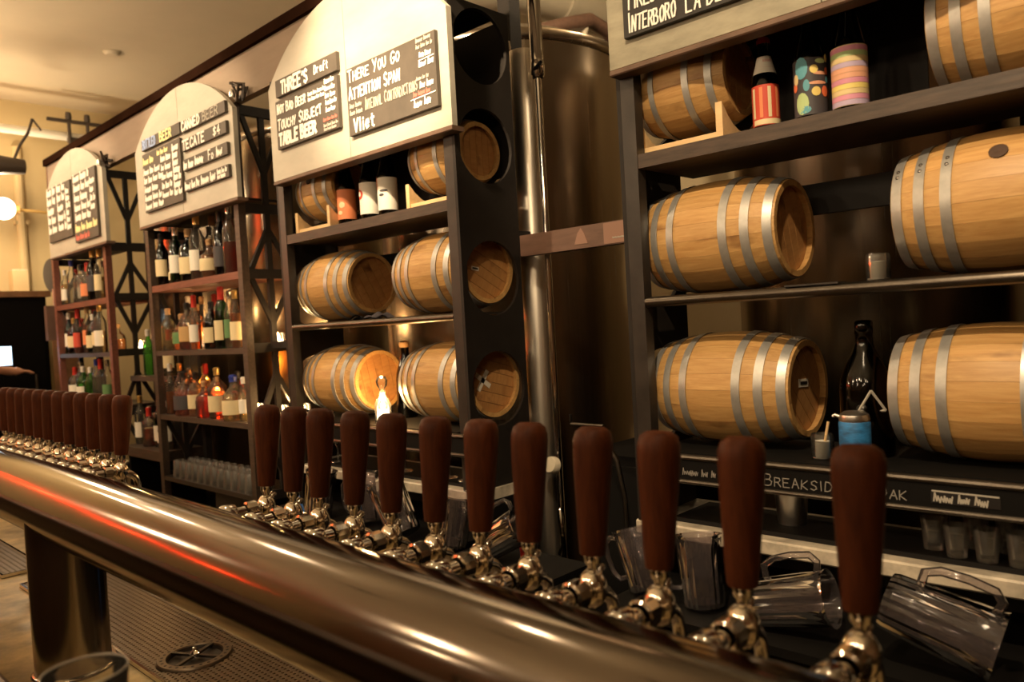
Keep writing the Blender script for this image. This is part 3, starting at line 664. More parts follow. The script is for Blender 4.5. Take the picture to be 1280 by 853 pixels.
MB().box(0, 0.0005, -0.020, 0.020, -0.0040, 0.0040, T(0.1759, 0.005, 0.012) @ Matrix.Rotation(-0.06, 4, 'X')).build('printed_line', 'cap_black', lo_b, 0)
def cradle(label, x, z, half):
    o = thing('barrel_cradle', label, 'stand', (x, 1.85, z), 'pale wooden barrel cradles')
    for s_ in (-1, 1):
        xs = s_*half
        # curved upright cheek across the depth that the barrel lies in
        n = 8; top = [(-0.11+0.22*i/n, 0.030+0.062*abs(-1+2*i/n)**2.2) for i in range(n+1)]
        poly = [(-0.11, 0.0), (0.11, 0.0)]+[(y, zz) for y, zz in reversed(top)]
        vs = [(xs-0.009, y, zz) for y, zz in poly]+[(xs+0.009, y, zz) for y, zz in poly]; k = len(poly)
        MB().add(vs, [tuple(range(k)), tuple(range(k, 2*k))]+[(i, (i+1) % k, (i+1) % k+k, i+k) for i in range(k)]).build('cheek', 'cradle_pine', o, 0)
    for yy in (-0.105, 0.09):
        MB().box(-half+0.009, half-0.009, yy, yy+0.018, 0.0, 0.022).build('rail', 'cradle_pine', o, 0)
    return o
cradle('pale pine cradle under the small barrel near the INTERBORO board', -1.040, 1.9155, 0.118)
cradle('pale pine cradle at the left end of the upper shelf, under shaded small barrel', -2.745, 1.9105, 0.118)
cradle('pale pine cradle right of the three bottles, touching the right shelf post', -2.010, 1.9105, 0.118)

# ------------------------------------------------------------------ bottles
PROF = {  # (r, z) outlines
 'wine': [(0.0, 0.003), (0.034, 0.0), (0.037, 0.006), (0.037, 0.185), (0.034, 0.205), (0.022, 0.228), (0.0145, 0.245), (0.0140, 0.295), (0.0155, 0.297), (0.0155, 0.303), (0.012, 0.304)],
 'beer': [(0.0, 0.003), (0.033, 0.0), (0.0365, 0.007), (0.0365, 0.150), (0.034, 0.168), (0.026, 0.200), (0.0185, 0.235), (0.0148, 0.262), (0.0145, 0.282), (0.0165, 0.285), (0.0165, 0.292), (0.012, 0.293)],
 'longneck': [(0.0, 0.003), (0.028, 0.0), (0.0305, 0.006), (0.0305, 0.115), (0.028, 0.135), (0.019, 0.165), (0.0135, 0.190), (0.0130, 0.214), (0.0145, 0.217), (0.0145, 0.226), (0.011, 0.227)],
 'round': [(0.0, 0.003), (0.040, 0.0), (0.044, 0.006), (0.044, 0.130), (0.041, 0.150), (0.028, 0.172), (0.015, 0.185), (0.0135, 0.225), (0.015, 0.228), (0.015, 0.236), (0.011, 0.237)],
 'squat': [(0.0, 0.003), (0.046, 0.0), (0.050, 0.008), (0.050, 0.085), (0.044, 0.112), (0.026, 0.132), (0.0155, 0.145), (0.0145, 0.180), (0.0165, 0.182), (0.0165, 0.190), (0.011, 0.191)],
 'slim': [(0.0, 0.003), (0.030, 0.0), (0.033, 0.006), (0.031, 0.180), (0.028, 0.200), (0.018, 0.222), (0.0135, 0.240), (0.0125, 0.290), (0.0145, 0.292), (0.0145, 0.300), (0.010, 0.301)],
 'growler': [(0.0, 0.004), (0.050, 0.0), (0.056, 0.008), (0.056, 0.150), (0.053, 0.172), (0.040, 0.205), (0.026, 0.232), (0.0195, 0.250), (0.0180, 0.272), (0.0200, 0.274), (0.0200, 0.300), (0.0160, 0.304), (0.0, 0.305)],
}
CACHE = {}
def cached(key, fn):
    if key not in CACHE: CACHE[key] = fn()
    return CACHE[key]
def bottle(label, kind, x, z, y=1.80, glass_='clear_glass', liquid=None, fill=0.6, lab=None, lab_z=(0.2, 0.6), cap=None, cap_len=0.16, s=1.0, group=None, rot=0.0, name='bottle', cat='bottle', arc=0.62, n=18):
    pr = PROF[kind]; H_ = pr[-1][1]
    o = thing(name, label, cat, (x, y, z+0.0006), group, (0, 0, rot)); o.scale = (s, s, s)
    link('bottle_glass', cached((kind, glass_), lambda: MB().lathe(pr, n).mesh('bottle_glass', glass_, 50)), o)
    def inner():
        zt = H_*fill; q = [(max(r-0.003, 0), zz+0.003) for r, zz in pr if zz < zt]
        r_top = q[-1][0]
        return MB().lathe(q+[(r_top, zt), (0.0, zt)], n, None, cap=False).mesh('liquid', liquid, 50)
    if liquid: link('liquid', cached((kind, liquid, fill), inner), o)
    rb = max(r for r, _ in pr)
    if lab:
        def labm():
            z0, z1 = lab_z[0]*H_, lab_z[1]*H_
            rr = lambda zz: next((a[0]+(b[0]-a[0])*(zz-a[1])/(b[1]-a[1]) for a, b in zip(pr[1:], pr[2:]) if a[1] <= zz <= b[1] and b[1] > a[1]), rb)
            k = 5; q = [(rr(z0+(z1-z0)*i/k)+0.0012, z0+(z1-z0)*i/k) for i in range(k+1)]
            return MB().lathe(q, 32, None, cap=False, arc=2*PI*arc, start=-PI/2+0.35-PI*arc).mesh('label', lab, 50)
        link('label', cached((kind, lab, lab_z, arc), labm), o)
    if cap:
        def capm():
            z0 = H_*(1-cap_len); q = [(r+0.0012, zz) for r, zz in pr if zz >= z0]
            first = (q[0][0], z0)
            return MB().lathe([first]+q+[(q[-1][0], H_+0.004), (0.0, H_+0.005)], 14, None, cap=False).mesh('cap', cap, 50)
        link('cap', cached((kind, cap, cap_len), capm), o)
    return o
def band(o, kind, mat, z0, z1, a0, a1, name='label_mark'):
    """printed patch on a bottle's label, between heights and angles (0 = facing the room and camera)"""
    pr = PROF[kind]; H_ = pr[-1][1]; rb = max(r for r, _ in pr)
    rr = lambda zz: next((a[0]+(b[0]-a[0])*(zz-a[1])/(b[1]-a[1]) for a, b in zip(pr[1:], pr[2:]) if a[1] <= zz <= b[1] and b[1] > a[1]), rb)
    k = 3; c0 = -PI/2+0.6
    q = [(rr(z0+(z1-z0)*i/k)+0.0018, z0+(z1-z0)*i/k) for i in range(k+1)]
    return MB().lathe(q, max(4, int(8*(a1-a0))), None, cap=False, arc=a1-a0, start=c0+a0).build(name, mat, o, 50)
def blob(o, kind, mat, za, aa, rz, ra, n=12):
    """round printed spot on a label"""
    rb = max(r for r, _ in PROF[kind])+0.0022; c0 = -PI/2+0.6
    P = lambda a, zz: (rb*math.cos(c0+a), rb*math.sin(c0+a), zz)
    vs = [P(aa, za)]
    for q in (0.5, 1.0): vs += [P(aa+ra*q*math.cos(2*PI*i/n), za+rz*q*math.sin(2*PI*i/n)) for i in range(n)]
    return MB().add(vs, [(0, 1+i, 1+(i+1) % n) for i in range(n)]+[(1+i, 1+n+i, 1+n+(i+1) % n, 1+(i+1) % n) for i in range(n)]).build('label_mark', mat, o, 0)
BR = 'brown_glass'
# upper shelf of the nearest bay
z = 1.9155
b = bottle('short brown longneck beer bottle with red label and white neck label', 'longneck', -0.829, z, 1.80, BR, None, lab='label_red', lab_z=(0.08, 0.50), cap='cap_red', cap_len=0.05, arc=0.95, n=24)
band(b, 'longneck', 'label_white', 0.142, 0.184, -2.6, 2.6); band(b, 'longneck', 'label_red', 0.156, 0.176, -0.3, 0.8)
for k in range(4): band(b, 'longneck', 'label_orange' if k % 2 else 'label_cream', 0.036, 0.108, -1.25+0.62*k, -1.0+0.62*k)
band(b, 'longneck', 'label_cream', 0.020, 0.032, -1.2, 1.2)
plain('art_blue', (0.10, 0.33, 0.40), 0.6); plain('art_yellow', (0.75, 0.60, 0.18), 0.6); plain('art_red', (0.72, 0.16, 0.06), 0.6); plain('art_green', (0.42, 0.55, 0.25), 0.6)
plain('art_pink', (0.62, 0.26, 0.36), 0.6); plain('art_peach', (0.70, 0.36, 0.22), 0.6); plain('art_lilac', (0.45, 0.36, 0.50), 0.6); plain('art_sand', (0.66, 0.52, 0.26), 0.6)
b = bottle('dark beer bottle with a colourful abstract label of blobs and drops on black', 'beer', -0.720, z, 1.80, BR, None, lab='label_dark', lab_z=(0.06, 0.51), cap=None, arc=0.98, n=28, s=0.97)
for mt, za, aa, rz, ra in (('art_blue', 0.128, -0.75, 0.026, 0.42), ('art_yellow', 0.122, 0.02, 0.010, 0.25), ('art_yellow', 0.148, 0.95, 0.010, 0.18), ('art_red', 0.118, 0.95, 0.009, 0.2), ('art_peach', 0.112, 0.45, 0.004, 0.5),
                           ('art_blue', 0.086, -0.45, 0.014, 0.2), ('art_peach', 0.090, 0.25, 0.004, 0.6), ('art_blue', 0.098, 0.98, 0.008, 0.18), ('art_yellow', 0.070, 0.12, 0.011, 0.28), ('art_red', 0.070, 0.72, 0.013, 0.27), ('art_red', 0.068, 1.28, 0.013, 0.18),
                           ('art_red', 0.086, -1.25, 0.010, 0.2), ('art_green', 0.045, -0.75, 0.026, 0.42), ('art_blue', 0.030, -0.6, 0.009, 0.4), ('art_green', 0.140, 0.45, 0.006, 0.35), ('art_sand', 0.104, -1.15, 0.014, 0.2)):
    blob(b, 'beer', mt, za, aa, rz, ra)
b = bottle('dark beer bottle with a pink, yellow and orange striped knit-pattern label', 'beer', -0.631, z, 1.80, BR, None, lab='art_sand', lab_z=(0.06, 0.51), cap=None, arc=0.98, n=28)
for i, mt in enumerate(['art_lilac', 'art_pink', 'art_sand', 'art_yellow', 'art_pink', 'art_peach', 'art_peach', 'art_lilac', 'art_sand', 'art_green', 'art_pink']):
    band(b, 'beer', mt, 0.0185+0.0118*i, 0.0295+0.0118*i, -2.4, 2.4, 'label_stripe')
# upper shelf of the second barrel bay
z = 1.9105
b = bottle('dark beer bottle with an orange label, leftmost of the three on the upper shelf', 'beer', -2.583, z, 1.80, BR, None, lab='label_orange', lab_z=(0.10, 0.50), arc=0.62, n=24)
blob(b, 'beer', 'label_cream', 0.085, -0.2, 0.012, 0.35); blob(b, 'beer', 'label_cream', 0.055, -0.45, 0.008, 0.3)
b = bottle('dark beer bottle with a white label bearing a red ring, middle of the three', 'beer', -2.432, z, 1.80, BR, None, lab='label_white', lab_z=(0.10, 0.51), cap='cap_white', cap_len=0.10, arc=0.9, n=24)
blob(b, 'beer', 'label_red', 0.105, -0.85, 0.019, 0.5); blob(b, 'beer', 'label_white', 0.107, -0.85, 0.010, 0.25).location = (-0.0004, -0.0009, 0)
b = bottle('dark beer bottle with a white label edged in red, beside the right cradle', 'beer', -2.318, z, 1.80, BR, None, lab='label_white', lab_z=(0.10, 0.51), arc=0.75, n=24)
blob(b, 'beer', 'label_orange', 0.130, -1.2, 0.030, 0.3); blob(b, 'beer', 'label_dark', 0.100, -0.1, 0.005, 0.45); blob(b, 'beer', 'label_dark', 0.085, -0.35, 0.005, 0.3)
# growler and small things on the ledges
b = bottle('large dark brown glass growler with a pale triangle mark, tallest bottle on the ledge', 'growler', -0.640, 1.148, 1.84, BR, None, n=28, name='growler', cat='bottle', s=1.02)
pts = [(-0.026, 0.105), (0.030, 0.105), (0.000, 0.150)]
mb = MB()
for i in range(3):
    (xa, za), (xb, zb) = pts[i], pts[(i+1) % 3]; vs = []
    for (xx, zz) in ((xa, za), (xb, zb)):
        a = -PI/2+0.5+xx/0.056; vs.append((0.0578*math.cos(a), 0.0578*math.sin(a), zz))
    mb.tube(vs, 0.0030, 6)
mb.build('triangle_mark', 'chalk_grey', b, label='pale outlined triangle')
bottle('small dark bottle with a cork standing between the two lower barrels', 'longneck', -2.400, 1.148, 1.90, BR, None, cap='cap_cork', cap_len=0.07, s=1.3)

R_ = random.Random(3)
KIND_NAME = {'wine': 'tall', 'round': 'round-shouldered', 'squat': 'squat', 'slim': 'slim', 'longneck': 'small', 'beer': 'long-necked'}
GL_NAME = {'clear_glass': 'clear', 'green_glass': 'green', 'lime_glass': 'bright green', BR: 'dark brown'}
LQ_NAME = {'whisky': 'amber', 'rum_dark': 'dark amber', 'red_liquor': 'red', 'pale_liquor': 'straw-coloured', 'clear_liquor': 'water-clear', None: None}
LB_NAME = {'label_white': 'white label', 'label_cream': 'cream label', 'label_orange': 'orange label', 'label_red': 'red label', 'label_green': 'green label', 'label_dark': 'black label', 'label_tan': 'tan label', None: 'no label'}
def row(where, z, specs, group, yj=0.03):
    placed = []
    for i, sp in enumerate(specs):
        x, kind, gl, lq, lb, cap, s = sp[:7]; y = sp[7] if len(sp) > 7 else 1.752+R_.uniform(-0.006, 0.008)
        r = max(q for q, _ in PROF[kind])*s+0.0015
        for dy, dx in ((0, 0), (0, 0.012), (0, -0.012), (0.04, 0), (0.075, 0), (0.075, 0.015), (0.075, -0.015), (0.11, 0), (0.11, 0.02), (0.11, -0.02), (0.14, 0), (-0.01, 0.03), (0.14, 0.03))+tuple((0.014*(k % 11), 0.02*(k//11)*(1 if k % 2 else -1)) for k in range(11, 60)):
            if y+dy+r < 1.975 and all(math.hypot(x+dx-a, y+dy-b) > r+c for a, b, c in placed): x, y = x+dx, y+dy; break
        placed.append((x, y, r))
        col = LQ_NAME[lq] or GL_NAME[gl]
        lab = '%s %s bottle, %s, %s from left on %s' % (col, KIND_NAME[kind], LB_NAME[lb], ORD[i], where)
        bottle(lab, kind, x, z, y, gl, lq, R_.choice([0.45, 0.6]), lb, R_.choice([(0.14, 0.46), (0.18, 0.50)]), cap, 0.14 if cap != 'cap_red' else 0.22, s, group, R_.uniform(-0.5, 0.3), n=14, arc=0.42)
C_ = 'clear_glass'; GG = 'green_glass'
g = 'bottles on the upper shelf of the liquor bay'
row('the liquor bay upper shelf', 1.800, [
 (-4.260, 'wine', BR, None, 'label_cream', 'cap_black', 0.92), (-4.260, 'wine', BR, None, None, 'cap_black', 0.95, 1.835), (-4.167, 'longneck', C_, 'rum_dark', 'label_cream', 'cap_black', 0.58), (-4.077, 'wine', GG, None, 'label_white', 'cap_silver', 0.96),
 (-3.943, 'round', BR, 'rum_dark', 'label_cream', 'cap_cork', 1.12), (-3.833, 'wine', C_, 'rum_dark', 'label_white', 'cap_gold', 1.06), (-3.949, 'slim', C_, 'clear_liquor', 'label_white', 'cap_black', 0.95, 1.835),
 (-3.709, 'squat', C_, 'whisky', 'label_cream', 'cap_cork', 0.98), (-3.831, 'wine', C_, 'rum_dark', None, 'cap_cork', 1.06, 1.835), (-3.583, 'wine', BR, None, 'label_dark', 'cap_black', 1.0), (-3.470, 'slim', C_, 'red_liquor', None, 'cap_silver', 1.10)], g)
g = 'bottles on the middle shelf of the liquor bay'
row('the liquor bay middle shelf', 1.448, [
 (-4.260, 'round', C_, 'pale_liquor', None, 'cap_cork', 0.95), (-4.260, 'slim', C_, 'clear_liquor', 'label_white', 'cap_white', 0.97, 1.835), (-4.208, 'squat', C_, 'whisky', 'label_green', 'cap_cork', 1.0), (-4.260, 'slim', C_, 'pale_liquor', 'label_cream', 'cap_cork', 0.95, 1.835),
 (-4.009, 'round', C_, 'rum_dark', 'label_tan', 'cap_black', 1.02), (-3.942, 'slim', C_, 'whisky', 'label_white', 'cap_red', 0.92), (-4.071, 'round', C_, 'whisky', None, 'cap_cork', 1.0, 1.835), (-4.013, 'slim', BR, 'rum_dark', 'label_tan', 'cap_red', 0.95, 1.835),
 (-3.734, 'round', BR, None, 'label_cream', 'cap_black', 0.98), (-3.615, 'wine', GG, None, 'label_cream', 'cap_red', 0.98), (-3.533, 'slim', C_, 'pale_liquor', 'label_green', 'cap_silver', 0.92), (-3.468, 'slim', C_, 'whisky', 'label_cream', 'cap_gold', 0.90)], g)
g = 'bottles on the lower shelf of the liquor bay'
row('the liquor bay lower shelf', 1.102, [
 (-4.260, 'slim', C_, 'whisky', None, 'cap_white', 0.90), (-4.260, 'round', C_, 'rum_dark', 'label_red', 'cap_silver', 1.0), (-4.260, 'slim', C_, 'whisky', 'label_tan', 'cap_gold', 0.90), (-4.260, 'round', C_, 'whisky', None, 'cap_gold', 1.04, 1.835), (-4.097, 'squat', C_, 'rum_dark', 'label_dark', 'cap_black', 1.20),
 (-3.971, 'round', C_, 'pale_liquor', 'label_cream', 'cap_black', 0.95), (-4.099, 'wine', C_, 'whisky', None, 'cap_red', 0.86, 1.835), (-3.850, 'squat', C_, 'red_liquor', None, 'cap_cork', 0.95), (-3.975, 'squat', C_, 'rum_dark', None, 'cap_cork', 1.0, 1.835), (-3.716, 'round', C_, 'rum_dark', 'label_cream', 'cap_gold', 1.05),
 (-3.639, 'round', C_, 'red_liquor', None, 'cap_black', 0.95), (-3.539, 'squat', C_, 'pale_liquor', 'label_cream', 'cap_blue', 1.12), (-3.451, 'longneck', C_, 'pale_liquor', 'label_white', 'cap_white', 0.9)], g)
g = 'bottles on the upper shelf of the farthest bay'
row('the farthest bay upper shelf', 1.784, [
 (-5.900, 'slim', C_, 'pale_liquor', 'label_white', 'cap_white', 0.80), (-5.900, 'slim', C_, 'pale_liquor', 'label_white', 'cap_red', 0.82), (-5.900, 'wine', C_, 'clear_liquor', 'label_white', 'cap_gold', 0.95, 1.835), (-5.735, 'slim', C_, 'clear_liquor', None, 'cap_blue', 0.98), (-5.672, 'round', C_, 'clear_liquor', 'label_white', 'cap_silver', 1.0),
 (-5.593, 'round', C_, 'clear_liquor', None, 'cap_black', 1.05), (-5.794, 'wine', C_, 'clear_liquor', 'label_white', 'cap_black', 0.9, 1.835), (-5.457, 'round', C_, 'clear_liquor', 'label_orange', 'cap_red', 1.06), (-5.397, 'slim', C_, 'pale_liquor', 'label_white', 'cap_silver', 0.86), (-5.325, 'wine', BR, None, 'label_dark', 'cap_gold', 1.05), (-5.239, 'slim', C_, 'pale_liquor', 'label_cream', 'cap_gold', 1.05)], g)
g = 'bottles on the middle shelf of the farthest bay'
row('the farthest bay middle shelf', 1.450, [
 (-5.900, 'slim', GG, None, 'label_white', 'cap_white', 0.92), (-5.876, 'round', GG, None, 'label_green', 'cap_red', 1.0), (-5.777, 'round', BR, None, 'label_cream', 'cap_gold', 1.0), (-5.696, 'slim', C_, 'red_liquor', 'label_red', 'cap_red', 1.0), (-5.867, 'wine', BR, 'red_liquor', 'label_white', 'cap_red', 0.98, 1.835), (-5.510, 'slim', C_, 'rum_dark', 'label_orange', 'cap_cork', 1.0),
 (-5.435, 'round', GG, None, 'label_cream', 'cap_white', 1.04), (-5.347, 'slim', C_, 'pale_liquor', 'label_cream', 'cap_black', 0.88), (-5.261, 'wine', C_, 'pale_liquor', 'label_white', 'cap_gold', 1.0), (-5.190, 'squat', C_, 'whisky', None, 'cap_cork', 0.9)], g)
g = 'bottles on the lower shelf of the farthest bay'
row('the farthest bay lower shelf', 1.120, [
 (-5.846, 'round', C_, 'pale_liquor', 'label_white', 'cap_red', 0.98), (-5.732, 'wine', C_, 'pale_liquor', 'label_white', 'cap_silver', 0.88), (-5.652, 'round', 'lime_glass', None, 'label_white', 'cap_white', 1.0), (-5.512, 'round', 'lime_glass', None, None, 'cap_white', 0.98), (-5.408, 'slim', C_, 'clear_liquor', None, 'cap_blue', 0.95),
 (-5.320, 'slim', C_, 'clear_liquor', None, 'cap_red', 0.95), (-5.220, 'wine', C_, 'red_liquor', 'label_green', 'cap_silver', 0.92)], g)
# low shelf between the two liquor bays
o = thing('bridge_shelf', 'low brown plank shelf with bottles between the two liquor bays', 'shelf', (-4.65, 1.85, 0.83))
MB().box(-0.29, 0.29, -0.13, 0.10, 0.0, 0.055).build('plank', 'shelf_wood', o); MB().box(-0.29, 0.29, 0.09, 0.11, -1.03, 0.0).build('back_board', 'black_paint', o)
MB().box(-0.29, -0.26, -0.10, 0.09, -1.03, 0.0).build('bracket', 'black_paint', o); MB().box(0.26, 0.29, -0.10, 0.09, -1.03, 0.0).build('bracket', 'black_paint', o)
o = thing('bridge_shelf', 'narrow upper plank shelf between the two liquor bays', 'shelf', (-4.65, 1.85, 1.27))
MB().box(-0.29, 0.29, -0.06, 0.12, 0.0, 0.03).build('plank', 'shelf_wood', o); MB().box(-0.29, 0.29, 0.10, 0.12, -0.385, 0.0).build('back_board', 'black_paint', o)
g = 'bottles between the two liquor bays'
row('the low plank between the bays', 0.885, [(-4.90, 'wine', C_, 'pale_liquor', 'label_white', 'cap_gold', 0.95, 1.82), (-4.81, 'round', C_, 'clear_liquor', 'label_cream', 'cap_silver', 0.95, 1.84), (-4.72, 'round', C_, 'rum_dark', None, 'cap_red', 0.95, 1.80), (-4.62, 'wine', GG, None, 'label_white', 'cap_silver', 0.9, 1.82), (-4.53, 'squat', C_, 'rum_dark', 'label_white', 'cap_cork', 1.0, 1.82), (-4.44, 'slim', C_, 'clear_liquor', 'label_white', 'cap_white', 0.9, 1.80)], g)
row('the upper plank between the bays', 1.300, [(-4.84, 'wine', 'lime_glass', None, None, 'cap_white', 0.9, 1.87), (-4.62, 'slim', C_, 'clear_liquor', 'label_white', 'cap_silver', 0.9, 1.86), (-4.46, 'round', C_, 'pale_liquor', 'label_cream', 'cap_red', 1.1, 1.84)], g)

# ------------------------------------------------------------------ counters
def ledge(label, x0, x1, words):
    o = thing('ledge_rail', label, 'ledge', ((x0+x1)/2, 1.66, 1.06)); xc = (x0+x1)/2
    MB().box(x0-xc, x1-xc, 0.010, 0.022, 0.015, 0.086).build('face_board', 'black_paint', o, 0)
    MB().tube([(x0-xc, 0.012, 0.079), (x1-xc, 0.012, 0.079)], 0.008, 10).build('top_tube', 'tube_steel', o)
    MB().tube([(x0-xc, 0.012, 0.018), (x1-xc, 0.012, 0.018)], 0.006, 10).build('bottom_tube', 'tube_steel', o)
    for t_, a, b_, mat_, h_, w_ in words:
        mb = MB()
        if t_ is None: scribble(mb, a-xc, b_-xc, 0.034, h_, w_, 0.0085, int(a*1000))
        else: write(mb, t_, a-xc, b_-xc, 0.032, h_, w_, 0.0085, True)
        mb.build('chalk_lettering', mat_, o, 0)
    return o
l3 = ledge('black ledge front with faint chalked names below the nearest barrels', -1.14, -0.09, [(None, -1.03, -0.94, 'chalk_faint', 0.018, 0.0016), ('BREAKSIDE', -0.815, -0.635, 'chalk_faint', 0.026, 0.0019), ('OAK', -0.565, -0.505, 'chalk_faint', 0.024, 0.0019), (None, -0.20, -0.12, 'chalk_faint', 0.010, 0.002)])
mb = MB(); mb.box(-0.06, 0.06, 0.0082, 0.0098, 0.034, 0.058, T(0.21, 0, 0)); mb.build('tape_strip', 'cap_black', l3, 0)
mb = MB(); scribble(mb, 0.155, 0.265, 0.036, 0.018, 0.0028, 0.0078, 5); mb.build('chalk_lettering', 'chalk_grey', l3, 0); mb = MB(); strokes(mb, [[(0.153, 0.058), (0.267, 0.057)]], 0.003, 0.0078); mb.build('chalk_line', 'chalk_grey', l3, 0)
ledge('black ledge front below the second bay of barrels, behind the tap handles', -2.94, -1.83, [])

def counter(label, x0, x1):
    o = thing('back_counter', label, 'counter', ((x0+x1)/2, 1.86, FLOOR)); h = (x1-x0)/2; zz = -FLOOR
    MB().cbox(-h, h, -0.16, 0.13, zz+0.916, zz+0.952, 0.004).build('marble_slab', 'marble', o, 0)
    for k in (-1, 1): MB().box(k*h-0.03 if k > 0 else -h, h if k > 0 else -h+0.03, -0.14, 0.11, 0.0, zz+0.916).build('end_panel', 'black_paint', o, 0)
    MB().box(-h+0.03, h-0.03, 0.11, 0.125, 0.0, zz+0.916).build('back_panel', 'basin_dark', o, 0)
    MB().box(-h+0.03, h-0.03, -0.36, 0.11, zz+0.775, zz+0.795).build('drain_shelf', 'black_paint', o, 0)
    return o
counter('speckled marble back counter under the nearest barrels, holding shot glasses', -1.20, 0.10)
counter('pale marble back counter behind the middle tap handles', -2.945, -1.815)
MB().box(-0.56, 0.39, -0.13, 0.06, 0, 0.010).build('bar_mat', 'rubber_black', None, 0, label='long black rubber bar mat on the marble below BREAKSIDE ledge', cat='mat', loc=(-0.55, 1.87, 0.9525))
MB().box(-0.55, 0.37, -0.13, 0.06, 0, 0.010).build('bar_mat', 'rubber_black', None, 0, label='black rubber bar mat on the farther marble counter', cat='mat', loc=(-2.28, 1.87, 0.9525))

# tap-side counter with drip trays
o = thing('service_counter', 'worn yellowish bar counter that the steel tap column stands on', 'counter', (-2.6, 0.80, FLOOR))
MB().cbox(-3.2, 3.2, -0.42, 0.50, 0.72, 0.755, 0.006).build('counter_top', 'counter_worn', o, 0)
MB().box(-3.2, 3.2, -0.36, 0.44, 0.0, 0.72).build('counter_body', 'bar_wood', o, 0)
ZC = 0.555
def tray(label, x0, x1, y0, y1, pitch):
    o = thing('drip_tray', label, 'drip tray', ((x0+x1)/2, (y0+y1)/2, ZC)); hx, hy = (x1-x0)/2, (y1-y0)/2
    MB().box(-hx, hx, -hy, hy, 0.0005, 0.003).build('basin', 'basin_dark', o, 0)
    mb = MB()
    for a, b, c, d in ((-hx, hx, -hy, -hy+0.008), (-hx, hx, hy-0.008, hy), (-hx, -hx+0.008, -hy+0.008, hy-0.008), (hx-0.008, hx, -hy+0.008, hy-0.008)): mb.box(a, b, c, d, 0.003, 0.016)
    mb.build('rim', 'chrome', o, 0)
    nx = int((2*hx-0.016)/pitch); ny = int((2*hy-0.016)/pitch); px = (2*hx-0.016)/nx; py = (2*hy-0.016)/ny
    vs = []; fs = []; k = 0.30
    for i in range(nx):
        for j in range(ny):
            xa, ya = -hx+0.008+i*px, -hy+0.008+j*py; o_ = len(vs)
            if RINSE and (xa+px/2+o.location.x-RINSE[0])**2+(ya+py/2+o.location.y-RINSE[1])**2 < (RINSE[2]*0.98)**2: continue
            vs += [(xa, ya, .0125), (xa+px, ya, .0125), (xa+px, ya+py, .0125), (xa, ya+py, .0125)]
            q = [(0.5, 1-k*0.75), (1-k*0.75, 0.5), (0.5, k*0.75), (k*0.75, 0.5)] if False else [(k, k), (1-k, k), (1-k, 1-k), (k, 1-k)]
            vs += [(xa+px*a, ya+py*b, .0125) for a, b in q]+[(xa+px*a, ya+py*b, .009) for a, b in q]
            fs += [(o_, o_+1, o_+5, o_+4), (o_+1, o_+2, o_+6, o_+5), (o_+2, o_+3, o_+7, o_+6), (o_+3, o_, o_+4, o_+7)]
            fs += [(o_+4, o_+5, o_+9, o_+8), (o_+5, o_+6, o_+10, o_+9), (o_+6, o_+7, o_+11, o_+10), (o_+7, o_+4, o_+8, o_+11)]
    MB().add(vs, fs).build('perforated_grid', 'grid_steel', o, 0, kind='stuff')
    return o
RINSE = (-2.267, 0.949, 0.105)
tray('long perforated steel drip tray under the row of taps, right of the column', -3.55, -0.30, 0.815, 1.24, 0.0165)
RINSE_OLD, RINSE = RINSE, None
tray('narrow perforated steel drip tray left of the column', -5.2, -3.75, 0.80, 0.96, 0.018)
o = thing('glass_rinser', 'round steel glass rinser with a four-armed cross set in the drip tray', 'rinser', (RINSE_OLD[0], RINSE_OLD[1], ZC+0.004))
MB().lathe([(0.078, 0.012), (0.080, 0.016), (0.102, 0.016), (0.106, 0.010), (0.106, 0.0)], 40, None, cap=False).build('ring', 'grid_steel', o)
MB().lathe([(0.0, 0.0015), (0.076, 0.0015), (0.079, 0.012)], 32, None, cap=False).build('bowl', 'basin_dark', o)
mb = MB()
for k in range(26):
    a = 2*PI*k/26; mb.lathe([(0.0, 0.0005), (0.0045, 0.0005), (0.0045, 0.0)], 8, T(0.091*math.cos(a), 0.091*math.sin(a), 0.0162), cap=False)
mb.build('ring_holes', 'basin_dark', o, 0, kind='stuff')
for k in range(4): MB().box(0.0, 0.080, -0.006, 0.006, 0.010, 0.0165, Matrix.Rotation(0.5+k*PI/2, 4, 'Z')).build('cross_arm', 'tube_steel', o, 0)
MB().lathe([(0.014, 0.012), (0.015, 0.020), (0.007, 0.027), (0.006, 0.036), (0.0, 0.038)], 16).build('spray_nozzle', 'chrome', o)

# customer's side of the bar and the pint glass on it
o = thing('bar_counter', 'dark wooden customer bar counter below the photographer, mostly out of frame', 'counter', (-1.4, -0.02, FLOOR))
MB().cbox(-4.0, 4.5, -0.36, 0.328, 1.13, 1.18, 0.01).build('counter_top', 'bar_wood', o, 0); MB().box(-4.0, 4.5, -0.24, 0.30, 0.0, 1.13).build('counter_body', 'bar_wood', o, 0)
o = thing('pint_glass', 'empty clear pint glass whose rim pokes into the bottom left corner', 'glass', (-0.963, 0.278, 0.9805))
MB().lathe([(0.0, 0.012), (0.027, 0.012), (0.0425, 0.145), (0.044, 0.152), (0.0452, 0.150), (0.0445, 0.143), (0.031, 0.004), (0.028, 0.0), (0.0, 0.0)], 36, None, cap=False).build('glass_wall', 'clear_glass', o, 50)
MB().tube([(0.0445*math.cos(2*PI*k/40), 0.0445*math.sin(2*PI*k/40), 0.1515) for k in range(40)], 0.0013, 8, closed=True).build('rim', 'rim_highlight', o, 60)

